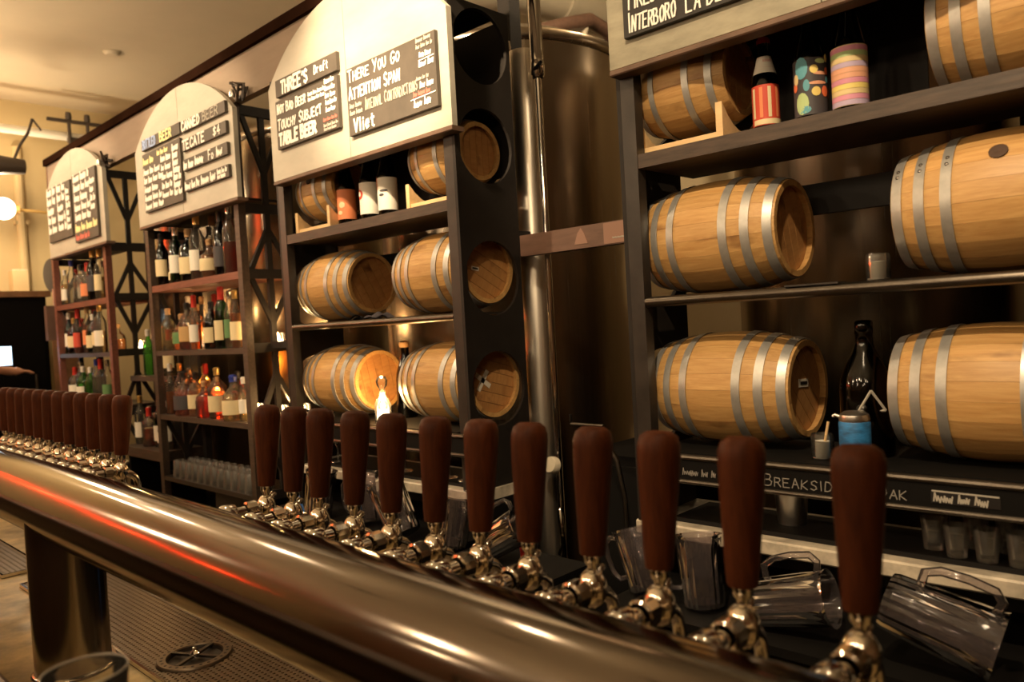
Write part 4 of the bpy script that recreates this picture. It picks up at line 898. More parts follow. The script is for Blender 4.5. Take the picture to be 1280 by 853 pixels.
# ------------------------------------------------------------------ the tap pipe and taps
PY, PZ, PR = 0.70, 1.040, 0.105
o = thing('tap_pipe', 'thick brushed steel draft beer pipe running along the bar on round columns', 'draft tower', (-2.515, PY, ZC))
n = 40; mb = MB()
mb.lathe([(0.0, -3.6), (PR-0.01, -3.6), (PR, -3.59), (PR, -2.2), (PR, -1.0), (PR, 0.0), (PR, 1.0), (PR, 2.0), (PR, 2.79), (PR-0.01, 2.80), (0.0, 2.80)], 64, T(0, 0, PZ-ZC) @ ROTY, cap=False).build('pipe', 'pipe_steel', o, 50)
mb = MB(); mb.lathe([(0.110, 0.0), (0.110, 0.006), (0.106, 0.010), (0.101, 0.012), (0.100, 0.02), (0.100, PZ-ZC-0.03)], 48, None, cap=False).build('column', 'column_steel', o, 50)
mb = MB(); mb.lathe([(0.110, 0.0), (0.110, 0.006), (0.106, 0.010), (0.101, 0.012), (0.100, 0.02), (0.100, PZ-ZC-0.03)], 48, T(2.35, 0, 0), cap=False).build('column', 'column_steel', o, 50)
TAPX = [-0.339, -0.489, -0.617, -0.737, -0.868, -0.985, -1.107, -1.240, -1.366, -1.498, -1.609, -1.732]
TAPX2 = [-2.675-0.127*k for k in range(12)]
TZ, TY = 1.085, 0.920
LEAN = Matrix.Rotation(-0.085, 4, 'X')
TM = {
 'handle': MB().lathe([(0.0, 0.052), (0.0195, 0.052), (0.0205, 0.056), (0.0225, 0.080), (0.0260, 0.130), (0.0298, 0.185), (0.0312, 0.215), (0.0308, 0.228), (0.0270, 0.240), (0.0180, 0.2465), (0.0, 0.248)], 24, LEAN, cap=False).mesh('handle', 'walnut_handle', 40),
 'ferrule': MB().lathe([(0.0075, 0.018), (0.0085, 0.022), (0.0085, 0.034), (0.0135, 0.040), (0.0150, 0.051), (0.0150, 0.0525), (0.0, 0.053)], 18, LEAN, cap=False).mesh('ferrule', 'chrome', 40),
 'faucet_body': MB().lathe([(0.0, 0.030), (0.010, 0.028), (0.016, 0.022), (0.0215, 0.012), (0.0235, 0.0), (0.0215, -0.012), (0.016, -0.021), (0.011, -0.027), (0.0, -0.028)], 24, None, cap=False).mesh('faucet_body', 'brass_tint_chrome', 60),
 'lever': MB().lathe([(0.0, 0.024), (0.006, 0.023), (0.0085, 0.018), (0.0075, 0.010), (0.0, 0.009)], 14, T(0, 0.012, 0.012) @ Matrix.Rotation(-0.5, 4, 'X') @ T(0, 0, 0.0), cap=False).mesh('lever', 'chrome', 50),
 'spout': MB().tube([(0, 0.012, -0.008), (0, 0.030, -0.016), (0, 0.044, -0.030), (0, 0.050, -0.052), (0, 0.050, -0.085)], [0.0125, 0.0115, 0.0105, 0.010, 0.0105], 14).mesh('spout', 'chrome', 50),
 'shank': MB().lathe([(0.0135, -0.135), (0.0135, -0.020)], 20, Matrix.Rotation(-PI/2, 4, 'X'), cap=False).mesh('shank', 'chrome', 50),
 'coupling_nut': MB().lathe([(0.018, -0.052), (0.0225, -0.050), (0.0225, -0.028), (0.019, -0.025), (0.0135, -0.022)], 12, Matrix.Rotation(-PI/2, 4, 'X'), cap=False).mesh('coupling_nut', 'brass_tint_chrome', 25),
 'collar': MB().lathe([(0.0135, -0.078), (0.0215, -0.078), (0.0240, -0.082), (0.0250, -0.108), (0.0210, -0.114), (0.0135, -0.114)], 24, Matrix.Rotation(-PI/2, 4, 'X'), cap=False).mesh('collar', 'chrome', 40),
}
def tap(x, label, group):
    o = thing('beer_tap', label, 'beer tap', (x, TY, TZ), group)
    for k in ('shank', 'collar', 'coupling_nut', 'faucet_body', 'spout', 'lever', 'ferrule', 'handle'): link(k, TM[k], o)
    o.rotation_euler = (0, 0, R_.uniform(-0.05, 0.05))
for i, x in enumerate(TAPX): tap(x, 'dark wooden tap handle on a chrome faucet, '+ORD[i]+' from the right in the near row', 'taps in the near row')
for i, x in enumerate(TAPX2): tap(x, 'dark wooden tap handle on chrome faucet, '+ORD[i]+' from right in far left row', 'taps in the far left row')

# ------------------------------------------------------------------ glassware
def lathe_thing(name, label, cat, prof, mat, loc, group=None, part='glass_wall', n=20, rot=(0, 0, 0), key=None):
    o = thing(name, label, cat, loc, group, rot)
    link(part, cached(key or (name, mat), lambda: MB().lathe(prof, n, None, cap=False).mesh(part, mat, 50)), o); return o
TUM = [(0.0, 0.082), (0.026, 0.082), (0.033, 0.0), (0.0345, 0.0), (0.0290, 0.086), (0.026, 0.090), (0.0, 0.090)]
for r_, (yy, nm) in enumerate(((1.745, 'front'), (1.825, 'second'))):
    for k in range(12):
        x = -4.205+0.0725*k
        lathe_thing('tumbler', 'upturned clear tumbler, %s from the left in the %s row on the lowest liquor shelf' % (ORD[k], nm), 'glass', TUM, 'soft_glass', (x, yy, 0.7655), 'upturned tumblers under the liquor bay', n=14)
SHOT = [(0.0, 0.016), (0.017, 0.016), (0.0235, 0.066), (0.0245, 0.066), (0.0195, 0.0), (0.0, 0.0)]
spots = [(-0.500, 1.80), (-0.448, 1.77), (-0.392, 1.765), (-0.335, 1.765), (-0.280, 1.765), (-0.43, 1.85), (-0.37, 1.85), (-0.31, 1.85), (-0.25, 1.85)]
for k, (x, y) in enumerate(spots):
    lathe_thing('shot_glass', 'small clear shot glass on the black mat, %s from the left in the %s row' % (ORD[k if k < 5 else k-5], 'front' if k < 5 else 'back'), 'glass', SHOT, 'soft_glass', (x, y, 0.963), 'shot glasses on the bar mat', n=16)
# clear ribbed plastic pitchers drying under the marble
def pitcher_mesh():
    n = 44; mb = MB(); prof = [(0.052, 0.0), (0.055, 0.01), (0.060, 0.12), (0.064, 0.185), (0.068, 0.195)]
    vs = []
    for r, zz in prof:
        for i in range(n):
            a = 2*PI*i/n; rr = r*(1+(0.030 if i % 2 else -0.016)*(1 if zz < 0.15 else 0.3)); vs.append((rr*math.cos(a), rr*math.sin(a), zz))
    fs = [(j*n+i, j*n+(i+1) % n, (j+1)*n+(i+1) % n, (j+1)*n+i) for j in range(len(prof)-1) for i in range(n)]+[tuple(range(n))[::-1]]
    o_ = len(vs)
    for r, zz in ((0.066, 0.1945), (0.057, 0.12), (0.051, 0.012)):
        for i in range(n): a = 2*PI*i/n; vs.append((r*math.cos(a), r*math.sin(a), zz))
    fs += [(o_+j*n+i, o_+j*n+(i+1) % n, o_+(j+1)*n+(i+1) % n, o_+(j+1)*n+i) for j in range(2) for i in range(n)]+[tuple(range(o_+2*n, o_+3*n))]
    return mb.add(vs, fs).mesh('body', 'plastic_clear', 25)
PIT = pitcher_mesh()
PITH = MB().tube([(0.060, 0, 0.175), (0.085, 0, 0.180), (0.102, 0, 0.165), (0.105, 0, 0.120), (0.100, 0, 0.075), (0.085, 0, 0.050), (0.056, 0, 0.050)], 0.009, 10).mesh('handle', 'plastic_clear', 50)
def pitcher(label, loc, rot, s=1.0):
    o = thing('pitcher', label, 'pitcher', loc, 'clear ribbed pitchers drying under the marble'); o.rotation_euler = rot; o.scale = (s, s, s)
    link('body', PIT, o); link('handle', PITH, o)
    q = o.rotation_euler.to_matrix()*s     # set it down on the drain shelf
    o.location.z = 0.796-min((q @ v.co).z for me in (PIT, PITH) for v in me.vertices)
    return o
o = thing('drain_stand', 'low dark drain stand in the gap between the two marble counters', 'stand', (-1.60, 1.60, FLOOR))
MB().box(-0.19, 0.22, -0.12, 0.12, 0.975, 0.995).build('top', 'black_paint', o, 0)
for sx in (-0.17, 0.20):
    for sy in (-0.10, 0.10): MB().box(sx-0.012, sx+0.012, sy-0.012, sy+0.012, 0.0, 0.975).build('leg', 'black_paint', o, 0)
def axis_rot(ax, up):
    """rotation that lays the pitcher's axis along ax with its handle towards up"""
    a = Vector(ax).normalized(); u = Vector(up); u = (u-a*u.dot(a)).normalized(); v = a.cross(u)
    return Matrix((u, v, a)).transposed().to_euler()
pitcher('large clear ribbed pitcher lying on its side at bottom right, handle uppermost', (-0.525, 1.565, 0.865), axis_rot((1, 0.10, -0.30), (0, -0.1, 1)))
pitcher('clear ribbed pitcher with a round handle on top, between the two nearest tap handles', (-0.815, 1.58, 0.815), axis_rot((0.95, 0.12, 0.22), (-0.5, 0.1, 1)), 0.90)
pitcher('clear ribbed pitcher standing tilted right of the third nearest tap handle', (-0.945, 1.60, 0.79), axis_rot((-0.12, 0.1, 0.95), (-1, -0.5, 0.1)), 0.85)
pitcher('clear ribbed pitcher partly hidden, left of the third nearest tap handle', (-1.10, 1.60, 0.79), axis_rot((-0.35, 0.1, 0.95), (-1, -0.3, 0.1)), 0.80)
pitcher('clear pitcher with a looped handle behind the far end of the near tap row', (-2.02, 1.56, 0.77), axis_rot((-0.55, 0.0, 0.85), (-0.3, -0.2, 1)), 0.95)
pitcher('clear pitcher leaning right of the looped-handle pitcher', (-1.84, 1.60, 0.78), axis_rot((0.15, 0.1, 0.95), (1, -0.5, 0.1)), 0.85)
pitcher('clear pitcher with a red spot behind it, left of the steel pipe', (-1.66, 1.58, 0.80), axis_rot((0.75, 0.1, 0.45), (-0.4, -0.1, 1)), 0.85)
pitcher('clear pitcher behind the fourth tap from the near row far end', (-2.58, 1.58, 0.80), axis_rot((0.1, 0.1, 0.95), (1, -0.5, 0.1)), 0.90)
pitcher('clear pitcher behind the fifth tap, beside the marble front', (-2.30, 1.62, 0.79), axis_rot((-0.25, 0.1, 0.95), (-1, -0.5, 0.1)), 0.90)
lathe_thing('red_cup', 'small bright red plastic cup among the clear pitchers', 'cup', [(0.0, 0.0), (0.014, 0.0), (0.017, 0.040), (0.0155, 0.040), (0.0125, 0.003), (0.0, 0.003)], 'cap_red', (-1.585, 1.665, 0.7955), part='cup_wall')
# stemmed glasses on the far marble
STEM = [(0.0, 0.004), (0.030, 0.002), (0.031, 0.0), (0.004, 0.006), (0.0035, 0.06), (0.012, 0.072), (0.032, 0.10), (0.036, 0.135), (0.030, 0.165), (0.029, 0.165), (0.034, 0.135), (0.030, 0.102), (0.0, 0.075)]
for k, x in enumerate((-2.74, -2.665, -2.30, -2.05, -1.96, -1.86)):
    lathe_thing('stemmed_glass', 'clear stemmed glass on the farther marble, %s from the left' % ORD[k], 'glass', STEM, 'soft_glass', (x, 1.79, 0.963), 'stemmed glasses on the farther marble', n=18)
lathe_thing('steel_shaker', 'steel cocktail shaker tin under the ledge, left of the BREAKSIDE lettering', 'shaker', [(0.0, 0.0), (0.034, 0.0), (0.042, 0.10), (0.043, 0.102), (0.0405, 0.10), (0.033, 0.003), (0.0, 0.003)], 'foil_silver', (-0.83, 1.84, 0.963), part='shaker_wall')

# ------------------------------------------------------------------ small things on the ledges
def candle(label, x, y, z, power, tall=False):
    o = thing('candle_lamp', label, 'candle', (x, y, z+0.0006))
    if tall: MB().lathe([(0.030, 0.0), (0.031, 0.012), (0.031, 0.070), (0.024, 0.086), (0.012, 0.100), (0.010, 0.128), (0.019, 0.140), (0.022, 0.158), (0.016, 0.172), (0.0, 0.178)], 24, None, cap=False).build('glass_chimney', 'clear_glass', o, 50)
    else: MB().lathe([(0.026, 0.0), (0.030, 0.012), (0.032, 0.055), (0.029, 0.06)], 20, None, cap=False).build('glass_cup', 'clear_glass', o, 50)
    MB().lathe([(0.0, 0.001), (0.022, 0.001), (0.0225, 0.03), (0.0225, 0.05 if tall else 0.028), (0.0, 0.05 if tall else 0.026)], 18, None, cap=False).build('wax', 'wax_glow', o)
    zf = 0.05 if tall else 0.028
    MB().lathe([(0.0, zf), (0.008, zf+0.007), (0.010, zf+0.014), (0.005, zf+0.026), (0.0, zf+0.036)], 12, None, cap=False).build('flame', 'flame', o, 50)
    light('candle_light', 'POINT', (0, -0.004, zf+0.045), power, (1.0, 0.55, 0.20), 0.012, parent=o)
    return o
candle('lit candle in a clear glass chimney glowing white before a barrel head', -2.352, 1.745, 1.148, 6.5, True)
candle('lit candle on a rear shelf seen through the lattice, level with middle bottles', -3.14, 1.86, 1.47, 1.6)
candle('lit candle on a rear shelf seen through the lattice, level with lower bottles', -3.10, 1.86, 1.12, 1.6)
candle('added votive backlighting bottles on the liquor bay lower shelf, its right end', -3.33, 1.885, 1.102, 2.2)  # votives hidden behind the bottles are added so the liquor glows
candle('added votive backlighting bottles on the liquor bay lower shelf, near its left end', -4.21, 1.885, 1.102, 2.2)
candle('added votive backlighting bottles on the liquor bay lower shelf, left of its middle', -3.99, 1.885, 1.102, 2.2)
candle('added votive backlighting bottles on the liquor bay lower shelf, right of its middle', -3.56, 1.885, 1.102, 1.8)
candle('added votive backlighting bottles on the liquor bay middle shelf, near its left end', -4.20, 1.885, 1.448, 2.2)
candle('added votive backlighting bottles on the liquor bay middle shelf, beside its square amber bottle', -4.00, 1.885, 1.448, 1.8)
candle('added votive backlighting bottles on the liquor bay middle shelf, its right end', -3.33, 1.885, 1.448, 1.8)
candle('added votive backlighting bottles on the farthest bay middle shelf, its right end', -4.99, 1.885, 1.450, 1.8)
o = thing('bridge_shelf', 'slim rear plank between lattice panels carrying a lit candle, middle height', 'shelf', (-3.11, 1.86, 1.44)); MB().box(-0.155, 0.155, -0.05, 0.10, 0, 0.03).build('plank', 'panel_black', o, 0)
o = thing('bridge_shelf', 'slim rear plank between lattice panels carrying a lit candle, lower height', 'shelf', (-3.11, 1.86, 1.09)); MB().box(-0.155, 0.155, -0.05, 0.10, 0, 0.03).build('plank', 'panel_black', o, 0)
def jar(label, x, y, z, stick=False):
    o = thing('salt_jar', label, 'jar', (x, y, z+0.0006))
    MB().lathe([(0.0, 0.001), (0.022, 0.0), (0.0245, 0.006), (0.0250, 0.050), (0.023, 0.058), (0.0225, 0.058), (0.0235, 0.05), (0.023, 0.006)], 20, None, cap=False).build('glass_wall', 'clear_glass', o, 50)
    MB().lathe([(0.0, 0.003), (0.0215, 0.003), (0.022, 0.040), (0.012, 0.042), (0.0, 0.0385)], 18, None, cap=False).build('white_filling', 'salt_white', o)
    if stick: MB().tube([(0.004, 0, 0.03), (0.014, 0.004, 0.085)], 0.003, 8).build('wooden_stick', 'cradle_pine', o)
    return o
jar('small clear jar of white salt on the middle shelf between two barrels', -0.571, 1.745, 1.543)
jar('small clear jar of white salt with a wooden stick, beside the blue can', -0.708, 1.745, 1.148, True)
o = thing('blue_can', 'blue wrapped can with a silver foil top in front of the growler', 'can', (-0.632, 1.738, 1.1486))
plain('can_blue', (0.02, 0.14, 0.34), 0.5, var=0.5, scale=40, stretch=(1, 1, 3))
MB().lathe([(0.0, 0.0), (0.031, 0.0), (0.033, 0.004), (0.033, 0.088), (0.031, 0.092)], 28, None, cap=False).build('can_wrap', 'can_blue', o)
MB().lathe([(0.031, 0.090), (0.0325, 0.096), (0.030, 0.106), (0.022, 0.112), (0.0, 0.113)], 24, None, cap=False).build('foil_top', 'foil_silver', o)
MB().tube([(-0.030, -0.004, 0.100), (-0.040, -0.006, 0.104), (-0.044, -0.006, 0.100)], 0.004, 8).build('foil_tab', 'foil_silver', o)
mb = MB()
nx, ny = 14, 8; vs = []; fs = []
for i in range(nx+1):
    for j in range(ny+1):
        u, v = i/nx, j/ny
        vs.append((-0.075+0.15*u, -0.06+0.12*v, 0.006+0.020*math.sin(u*PI)*(0.5+0.5*math.sin(7*u+4*v))+0.010*math.cos(9*v+3*u)*math.sin(v*PI)))
for i in range(nx):
    for j in range(ny): a = i*(ny+1)+j; fs.append((a, a+1, a+ny+2, a+ny+1))
k = len(vs); vs += [(x, y, max(zz-0.006, 0.0005)) for x, y, zz in vs[:k]]; fs += [tuple(q+k for q in reversed(f)) for f in fs[:nx*ny]]
MB().add(vs, fs).build('bar_cloth', 'cloth_dark', None, 60, label='crumpled dark grey cloth lying between two barrels on the middle shelf', cat='cloth', loc=(-2.425, 1.78, 1.539))
MB().box(-0.06, 0.06, -0.02, 0.03, 0, 0.004).build('metal_strip', 'shelf_steel', None, 0, label='thin dark metal strip lying on the middle shelf under the salt jar', cat='plate', loc=(-0.70, 1.72, 1.5435))

# ------------------------------------------------------------------ beam between the barrel bays
o = thing('tie_beam', 'flat brown beam joining the two barrel bays across the steel tank', 'beam', (-1.51, 2.002, 1.725))
MB().box(-0.317, 0.318, -0.02, 0.02, 0.0, 0.072).build('board', 'beam_brown', o, 0)
MB().box(0.045, 0.305, -0.0225, -0.0205, 0.003, 0.069).build('sticker', 'sticker_brown', o, 0, label='paler reddish panel with a thin white line')
mb = MB(); scribble(mb, 0.08, 0.20, 0.018, 0.005, 0.0015, -0.0235, 9); mb.build('printed_line', 'chalk_grey', o, 0)
MB().prism([(-0.075, 0.014), (-0.020, 0.014), (-0.034, 0.050), (-0.046, 0.066), (-0.060, 0.050)], -0.022, -0.0205).build('sticker', 'sticker_brown', o, 0)

# ------------------------------------------------------------------ brewery behind
def tank(label, x, y, r, zt, legs=True):
    o = thing('brew_tank', label, 'tank', (x, y, FLOOR), 'steel brewing tanks behind the back bar')
    H_ = zt-FLOOR
    MB().lathe([(r*0.15, 0.25), (r, 0.62), (r, H_-0.03)], 64, None, cap=False).build('shell', 'tank_steel', o, 50)
    MB().lathe([(r+0.006, H_-0.05), (r+0.012, H_-0.04), (r+0.012, H_-0.01), (r+0.004, H_)], 64, None, cap=False).build('rim_band', 'tank_steel', o, 50)
    MB().lathe([(r, H_-0.01), (r*0.8, H_+0.06), (r*0.3, H_+0.12), (0.0, H_+0.13)], 48, None, cap=False).build('dome_top', 'tank_steel', o, 50)
    for k in range(3):
        a = 0.5+2*PI*k/3; MB().tube([(r*0.85*math.cos(a), r*0.85*math.sin(a), 0.0), (r*0.85*math.cos(a), r*0.85*math.sin(a), 0.62)], 0.03, 10).build('leg', 'tank_steel', o)
    return o
tank('big brushed steel brewing tank seen in the gap between the two barrel bays', -2.60, 2.73, 0.60, 2.70)
tank('brushed steel tank glinting behind the nearest shelves, left of the growler', -1.02, 3.05, 0.48, 2.70)
tank('brushed steel tank behind the growler and the salt jar', -0.15, 2.95, 0.36, 2.80)
tank('brushed steel tank behind the right-hand barrels', 0.80, 2.95, 0.48, 2.70)
tank('brushed steel tank behind the liquor bay', -4.20, 2.75, 0.50, 2.70)
tank('brushed steel tank behind the farthest bay', -5.60, 2.75, 0.50, 2.70)
o = thing('steel_pipe', 'fat polished steel upright pipe standing before the tank', 'pipe', (-1.915, 2.15, FLOOR))
MB().lathe([(0.060, 0.0), (0.060, 2.66), (0.055, 2.69), (0.0, 2.70)], 36, None, cap=False).build('pipe_wall', 'bright_steel', o, 50)
MB().lathe([(0.008, 2.69), (0.012, 2.71), (0.008, 2.735), (0.0, 2.74)], 14, T(-0.04, -0.035, 0), cap=False).build('bolt', 'chrome', o)
o = thing('gas_line', 'thin shiny chrome tube running up beside the fat steel pipe', 'pipe', (-1.805, 2.10, FLOOR))
MB().tube([(0, 0, 0.55), (0, 0, 2.60)], 0.012, 14).build('lower_tube', 'chrome', o)
MB().tube([(0, 0, 2.60), (-0.01, 0, 3.79)], 0.024, 16).build('upper_tube', 'chrome', o)
MB().lathe([(0.020, 2.56), (0.026, 2.57), (0.026, 2.61), (0.024, 2.62)], 18, None, cap=False).build('joint', 'chrome', o)
MB().tube([(0, -0.02, 2.585), (0.06, -0.05, 2.59)], 0.006, 8).build('valve_lever', 'black_paint', o)
MB().lathe([(0.0, 0.03), (0.026, 0.028), (0.030, 0.018), (0.030, 0.0), (0.0, -0.002)], 24, T(0.02, -0.05, 1.185) @ Matrix.Rotation(PI/2-0.25, 4, 'X') , cap=False).build('round_gauge', 'duct_white', o, label='round pale gauge')
MB().tube([(0.0, -0.01, 1.185), (0.02, -0.05, 1.185)], 0.008, 8).build('gauge_stem', 'chrome', o)
MB().tube([(0.0, -0.01, 1.02), (0.02, -0.03, 0.98), (0.025, -0.03, 0.90), (0.01, -0.03, 0.86)], 0.010, 10).build('drip_spout', 'chrome', o)
MB().box(-0.03, 0.03, -0.03, 0.03, 0, 1.60).build('steel_post', 'panel_black', None, 0, label='dark square post rising above the fat steel pipe', cat='post', loc=(-2.02, 2.20, 2.0))
bpy.data.objects['steel_post'].location.z = 2.0
o = thing('beer_hose', 'thin pale hose arching down in the dark gap left of nearest bay', 'hose', (-1.40, 1.90, 0.70))
MB().tube([(-0.16, 0.02, 0.415), (-0.10, 0.01, 0.43), (-0.04, 0, 0.42), (0.0, 0, 0.36), (0.022, 0, 0.25), (0.026, 0, 0.10), (0.03, 0, -0.20), (0.03, 0, -0.895)], 0.008, 10).build('hose_tube', 'tube_steel', o)
MB().tube([(-0.06, 0.02, 0.46), (-0.19, 0.02, 0.46), (-0.19, 0.02, 0.49)], 0.005, 8).build('hose_hook', 'tube_steel', o)
o = thing('gap_dark_box', 'black box cooler standing for the shade in the gap under the tie beam', 'filler', (-1.42, 2.16, FLOOR))  # black box put in where the gap is only dark
MB().box(-0.22, 0.20, -0.15, 0.25, 0.0, 1.25).build('body', 'cabinet_black', o, 0); MB().box(-0.21, 0.19, -0.165, -0.152, 0.05, 1.22).build('door', 'black_paint', o, 0)
# white duct work above the tanks
o = thing('air_duct', 'white round ceiling duct with an elbow above the tall tank', 'duct', (-2.9, 4.0, 3.37))
MB().tube([(-1.8, -0.95, 0.0), (-0.5, -0.95, 0.0), (-0.18, -0.92, 0.0), (-0.03, -0.78, 0.0), (0.0, -0.50, 0.0), (0.0, 0.0, 0.02), (0.0, 1.3, 0.05)], 0.125, 22).build('duct_tube', 'duct_white', o, 50)
for yy, zz in ((-0.40, 0.005), (0.12, 0.022)):
    MB().lathe([(0.126, -0.025), (0.138, -0.02), (0.138, 0.02), (0.126, 0.025)], 26, T(0, yy, zz) @ Matrix.Rotation(PI/2, 4, 'X'), cap=False).build('seam_ring', 'duct_white', o, 50)
MB().tube([(0, 0.5, 0.16), (0, 0.5, 0.23)], 0.006, 6).build('hanger', 'fixture_dark', o)
o = thing('vent_pipe', 'brown curved vent pipe with a strut rising off the top of the tall tank', 'pipe', (-2.55, 3.0, 2.78))
MB().tube([(0, -0.14, 0.13), (0, 0.02, 0.18), (0, 0.22, 0.26), (0, 0.42, 0.33), (0, 0.58, 0.31), (0, 0.70, 0.22), (0, 0.76, 0.05)], 0.040, 14).build('arm', 'beam_brown', o, 50)
MB().tube([(0, 0.40, 0.32), (0, 0.30, 0.12), (0, 0.22, 0.0)], 0.018, 10).build('strut', 'duct_white', o)
MB().tube([(0, 0.12, 0.03), (0, 0.32, -0.01), (0, 0.40, -0.09)], 0.014, 10).build('lower_strut', 'duct_white', o)
# unseen lamps added to light the brewery duct, ceiling and tanks
for i, (p, pw) in enumerate((((-1.7, 3.1, 3.42), 20), ((0.4, 4.6, 3.40), 5), ((-5.2, 4.6, 3.40), 8))):
    o = thing('brewery_fill_lamp', 'unseen warm lamp added to light the brewery duct and tanks, '+ORD[i]+' one', 'lamp', p)
    MB().lathe([(0.03, 0.06), (0.03, 0.24), (0.0, 0.25)], 12, None, cap=False).build('socket', 'fixture_dark', o)
    light('lamp_light', 'POINT', (0, 0, 0), pw, WARM, 0.05, parent=o)

# ------------------------------------------------------------------ far left end of the room
ceil_s = thing('smoke_detector', 'small round pale detector on the ceiling at upper left', 'detector', (-5.87, 2.154, 3.599), rot=(PI, 0, 0))
MB().lathe([(0.055, 0.0), (0.055, 0.008), (0.040, 0.022), (0.0, 0.025)], 24, None, cap=False).build('cover', 'plaster_ceiling', ceil_s); MB().lathe([(0.060, 0.0), (0.062, 0.004), (0.056, 0.005)], 24, None, cap=False).build('base_ring', 'duct_white', ceil_s)
o = thing('ceiling_pipe', 'white pipe crossing the room below the ceiling at far left', 'pipe', (-7.0, 1.2, 3.245))
MB().tube([(0, -3.0, 0.02), (0, 2.4, -0.03)], 0.036, 16).build('pipe_wall', 'pipe_white', o, 50)
MB().tube([(0, -1.4, 0.05), (0, -1.4, 0.355)], 0.008, 6).build('hanger', 'fixture_dark', o)
o = thing('hung_speaker', 'brown box speaker hung on dark rods from a bar above white pipe', 'speaker', (-7.05, 2.14, 2.55))
MB().box(-0.12, 0.12, -0.095, 0.095, 0.22, 0.48).build('cabinet', 'speaker_brown', o, 0)
MB().box(0.10, 0.13, -0.13, 0.42, 0.775, 0.80).build('hanger_bar', 'fixture_dark', o, 0)
for yy in (0.03, 0.17): MB().tube([(0.115, yy, 0.482), (0.115, yy, 0.86)], 0.014, 8).build('hanger_rod', 'fixture_dark', o)
MB().box(0.08, 0.12, 0.02, 0.30, 0.62, 0.66).build('hanger_clamp', 'fixture_dark', o, 0)
for yy in (0.03, 0.17): MB().lathe([(0.02, 0.80), (0.025, 0.82), (0.02, 0.86), (0.0, 0.865)], 10, T(0.115, yy, 0), cap=False).build('bolt', 'fixture_dark', o)
o = thing('stage_light', 'black can spotlight on a jointed arm near the left edge', 'spotlight', (-6.6, 1.58, 2.86))
MB().lathe([(0.0, -0.16), (0.055, -0.16), (0.07, 0.0), (0.075, 0.12), (0.07, 0.125)], 20, Matrix.Rotation(PI/2, 4, 'X') , cap=False).build('lamp_can', 'fixture_dark', o)
MB().tube([(0, 0.10, 0.06), (0, 0.14, 0.16), (0, 0.20, 0.26), (0, 0.235, 0.37)], 0.010, 8).build('arm', 'fixture_dark', o); MB().tube([(0, 0.235, 0.37), (0, 0.29, 0.29)], 0.008, 8).build('clamp', 'fixture_dark', o)
o = thing('globe_lamp', 'glowing white globe lamp at the left edge', 'lamp', (-7.0, 1.68, 2.603))
mb = MB(); mb.lathe([(0.085*math.sin(PI*i/16), -0.085*math.cos(PI*i/16)) for i in range(17)], 24, None, cap=False); mb.build('globe', 'globe_glow', o, 60)
MB().tube([(0, 0.06, 0.0), (0, 0.45, -0.02)], 0.012, 8).build('arm', 'cap_gold', o); MB().lathe([(0.04, -0.02), (0.04, 0.02)], 12, T(0, 0.085, 0) @ Matrix.Rotation(PI/2, 4, 'X')).build('holder', 'cap_gold', o)
MB().lathe([(0.05, 0.0), (0.05, 0.015)], 14, T(0, 0.45, -0.02) @ Matrix.Rotation(PI/2, 4, 'X')).build('rose', 'cap_gold', o)
light('globe_light', 'POINT', (0.16, -0.05, 0), 30, WARM, 0.08, parent=o)
o = thing('conduit', 'pale vertical conduit running up the left wall', 'conduit', (-7.46, 1.915, 2.0))
MB().tube([(0, 0, 0), (0, 0, 1.2)], 0.035, 10).build('tube', 'plaster_wall', o); MB().box(-0.035, 0.02, -0.05, 0.05, 0.55, 0.58).build('clip', 'plaster_wall', o, 0)
o = thing('back_cabinet', 'tall black cabinet with a brown top edge against the left wall', 'cabinet', (-7.1, 1.55, FLOOR))
MB().box(-0.36, 0.28, -0.9, 0.33, 0.0, 2.10).build('body', 'cabinet_black', o, 0); MB().box(-0.38, 0.31, -0.92, 0.36, 2.10, 2.145).build('top', 'cabinet_brown', o, 0)
MB().box(0.281, 0.295, -0.28, 0.30, 0.15, 2.04).build('door', 'cabinet_black', o, 0); MB().tube([(0.31, 0.22, 1.2), (0.31, 0.22, 1.5)], 0.010, 8).build('handle', 'tube_steel', o)
o = thing('white_box', 'small pale box standing on top of the black cabinet', 'box', (-7.2, 1.80, 1.946)); MB().box(-0.06, 0.06, -0.055, 0.055, 0.0, 0.19).build('carton', 'plaster_wall', o, 0); MB().box(-0.058, 0.058, -0.054, 0.054, 0.19, 0.196).build('lid', 'duct_white', o, 0)
o = thing('wood_upright', 'rough brown wooden upright at the end of the bottle shelves', 'post', (-6.6, 1.93, FLOOR)); MB().box(-0.10, 0.10, -0.06, 0.06, 0.0, 1.95).build('board', 'cabinet_brown', o, 0); MB().box(-0.11, 0.11, -0.065, 0.065, 1.9505, 1.98).build('cap_block', 'cabinet_brown', o, 0)
o = thing('wall_paddle', 'grey oval paddle with a bright metal stem beside the bottle shelves', 'paddle', (-6.25, 1.775, 1.80))
MB().lathe([(0.0, -0.012), (0.055, -0.010), (0.065, 0.0), (0.055, 0.010), (0.0, 0.012)], 22, T(0, 0, 0.22) @ Matrix.Diagonal((0.4, 0.9, 1.9, 1)) @ Matrix.Rotation(PI/2, 4, 'Y'), cap=False).build('oval_head', 'cloth_grey', o, 50)
MB().tube([(0.02, 0, 0.0), (0.02, 0, 0.12)], 0.012, 10).build('stem', 'foil_silver', o); MB().box(-0.03, 0.03, -0.06, 0.06, -0.25, 0.0).build('mount', 'speaker_brown', o, 0)
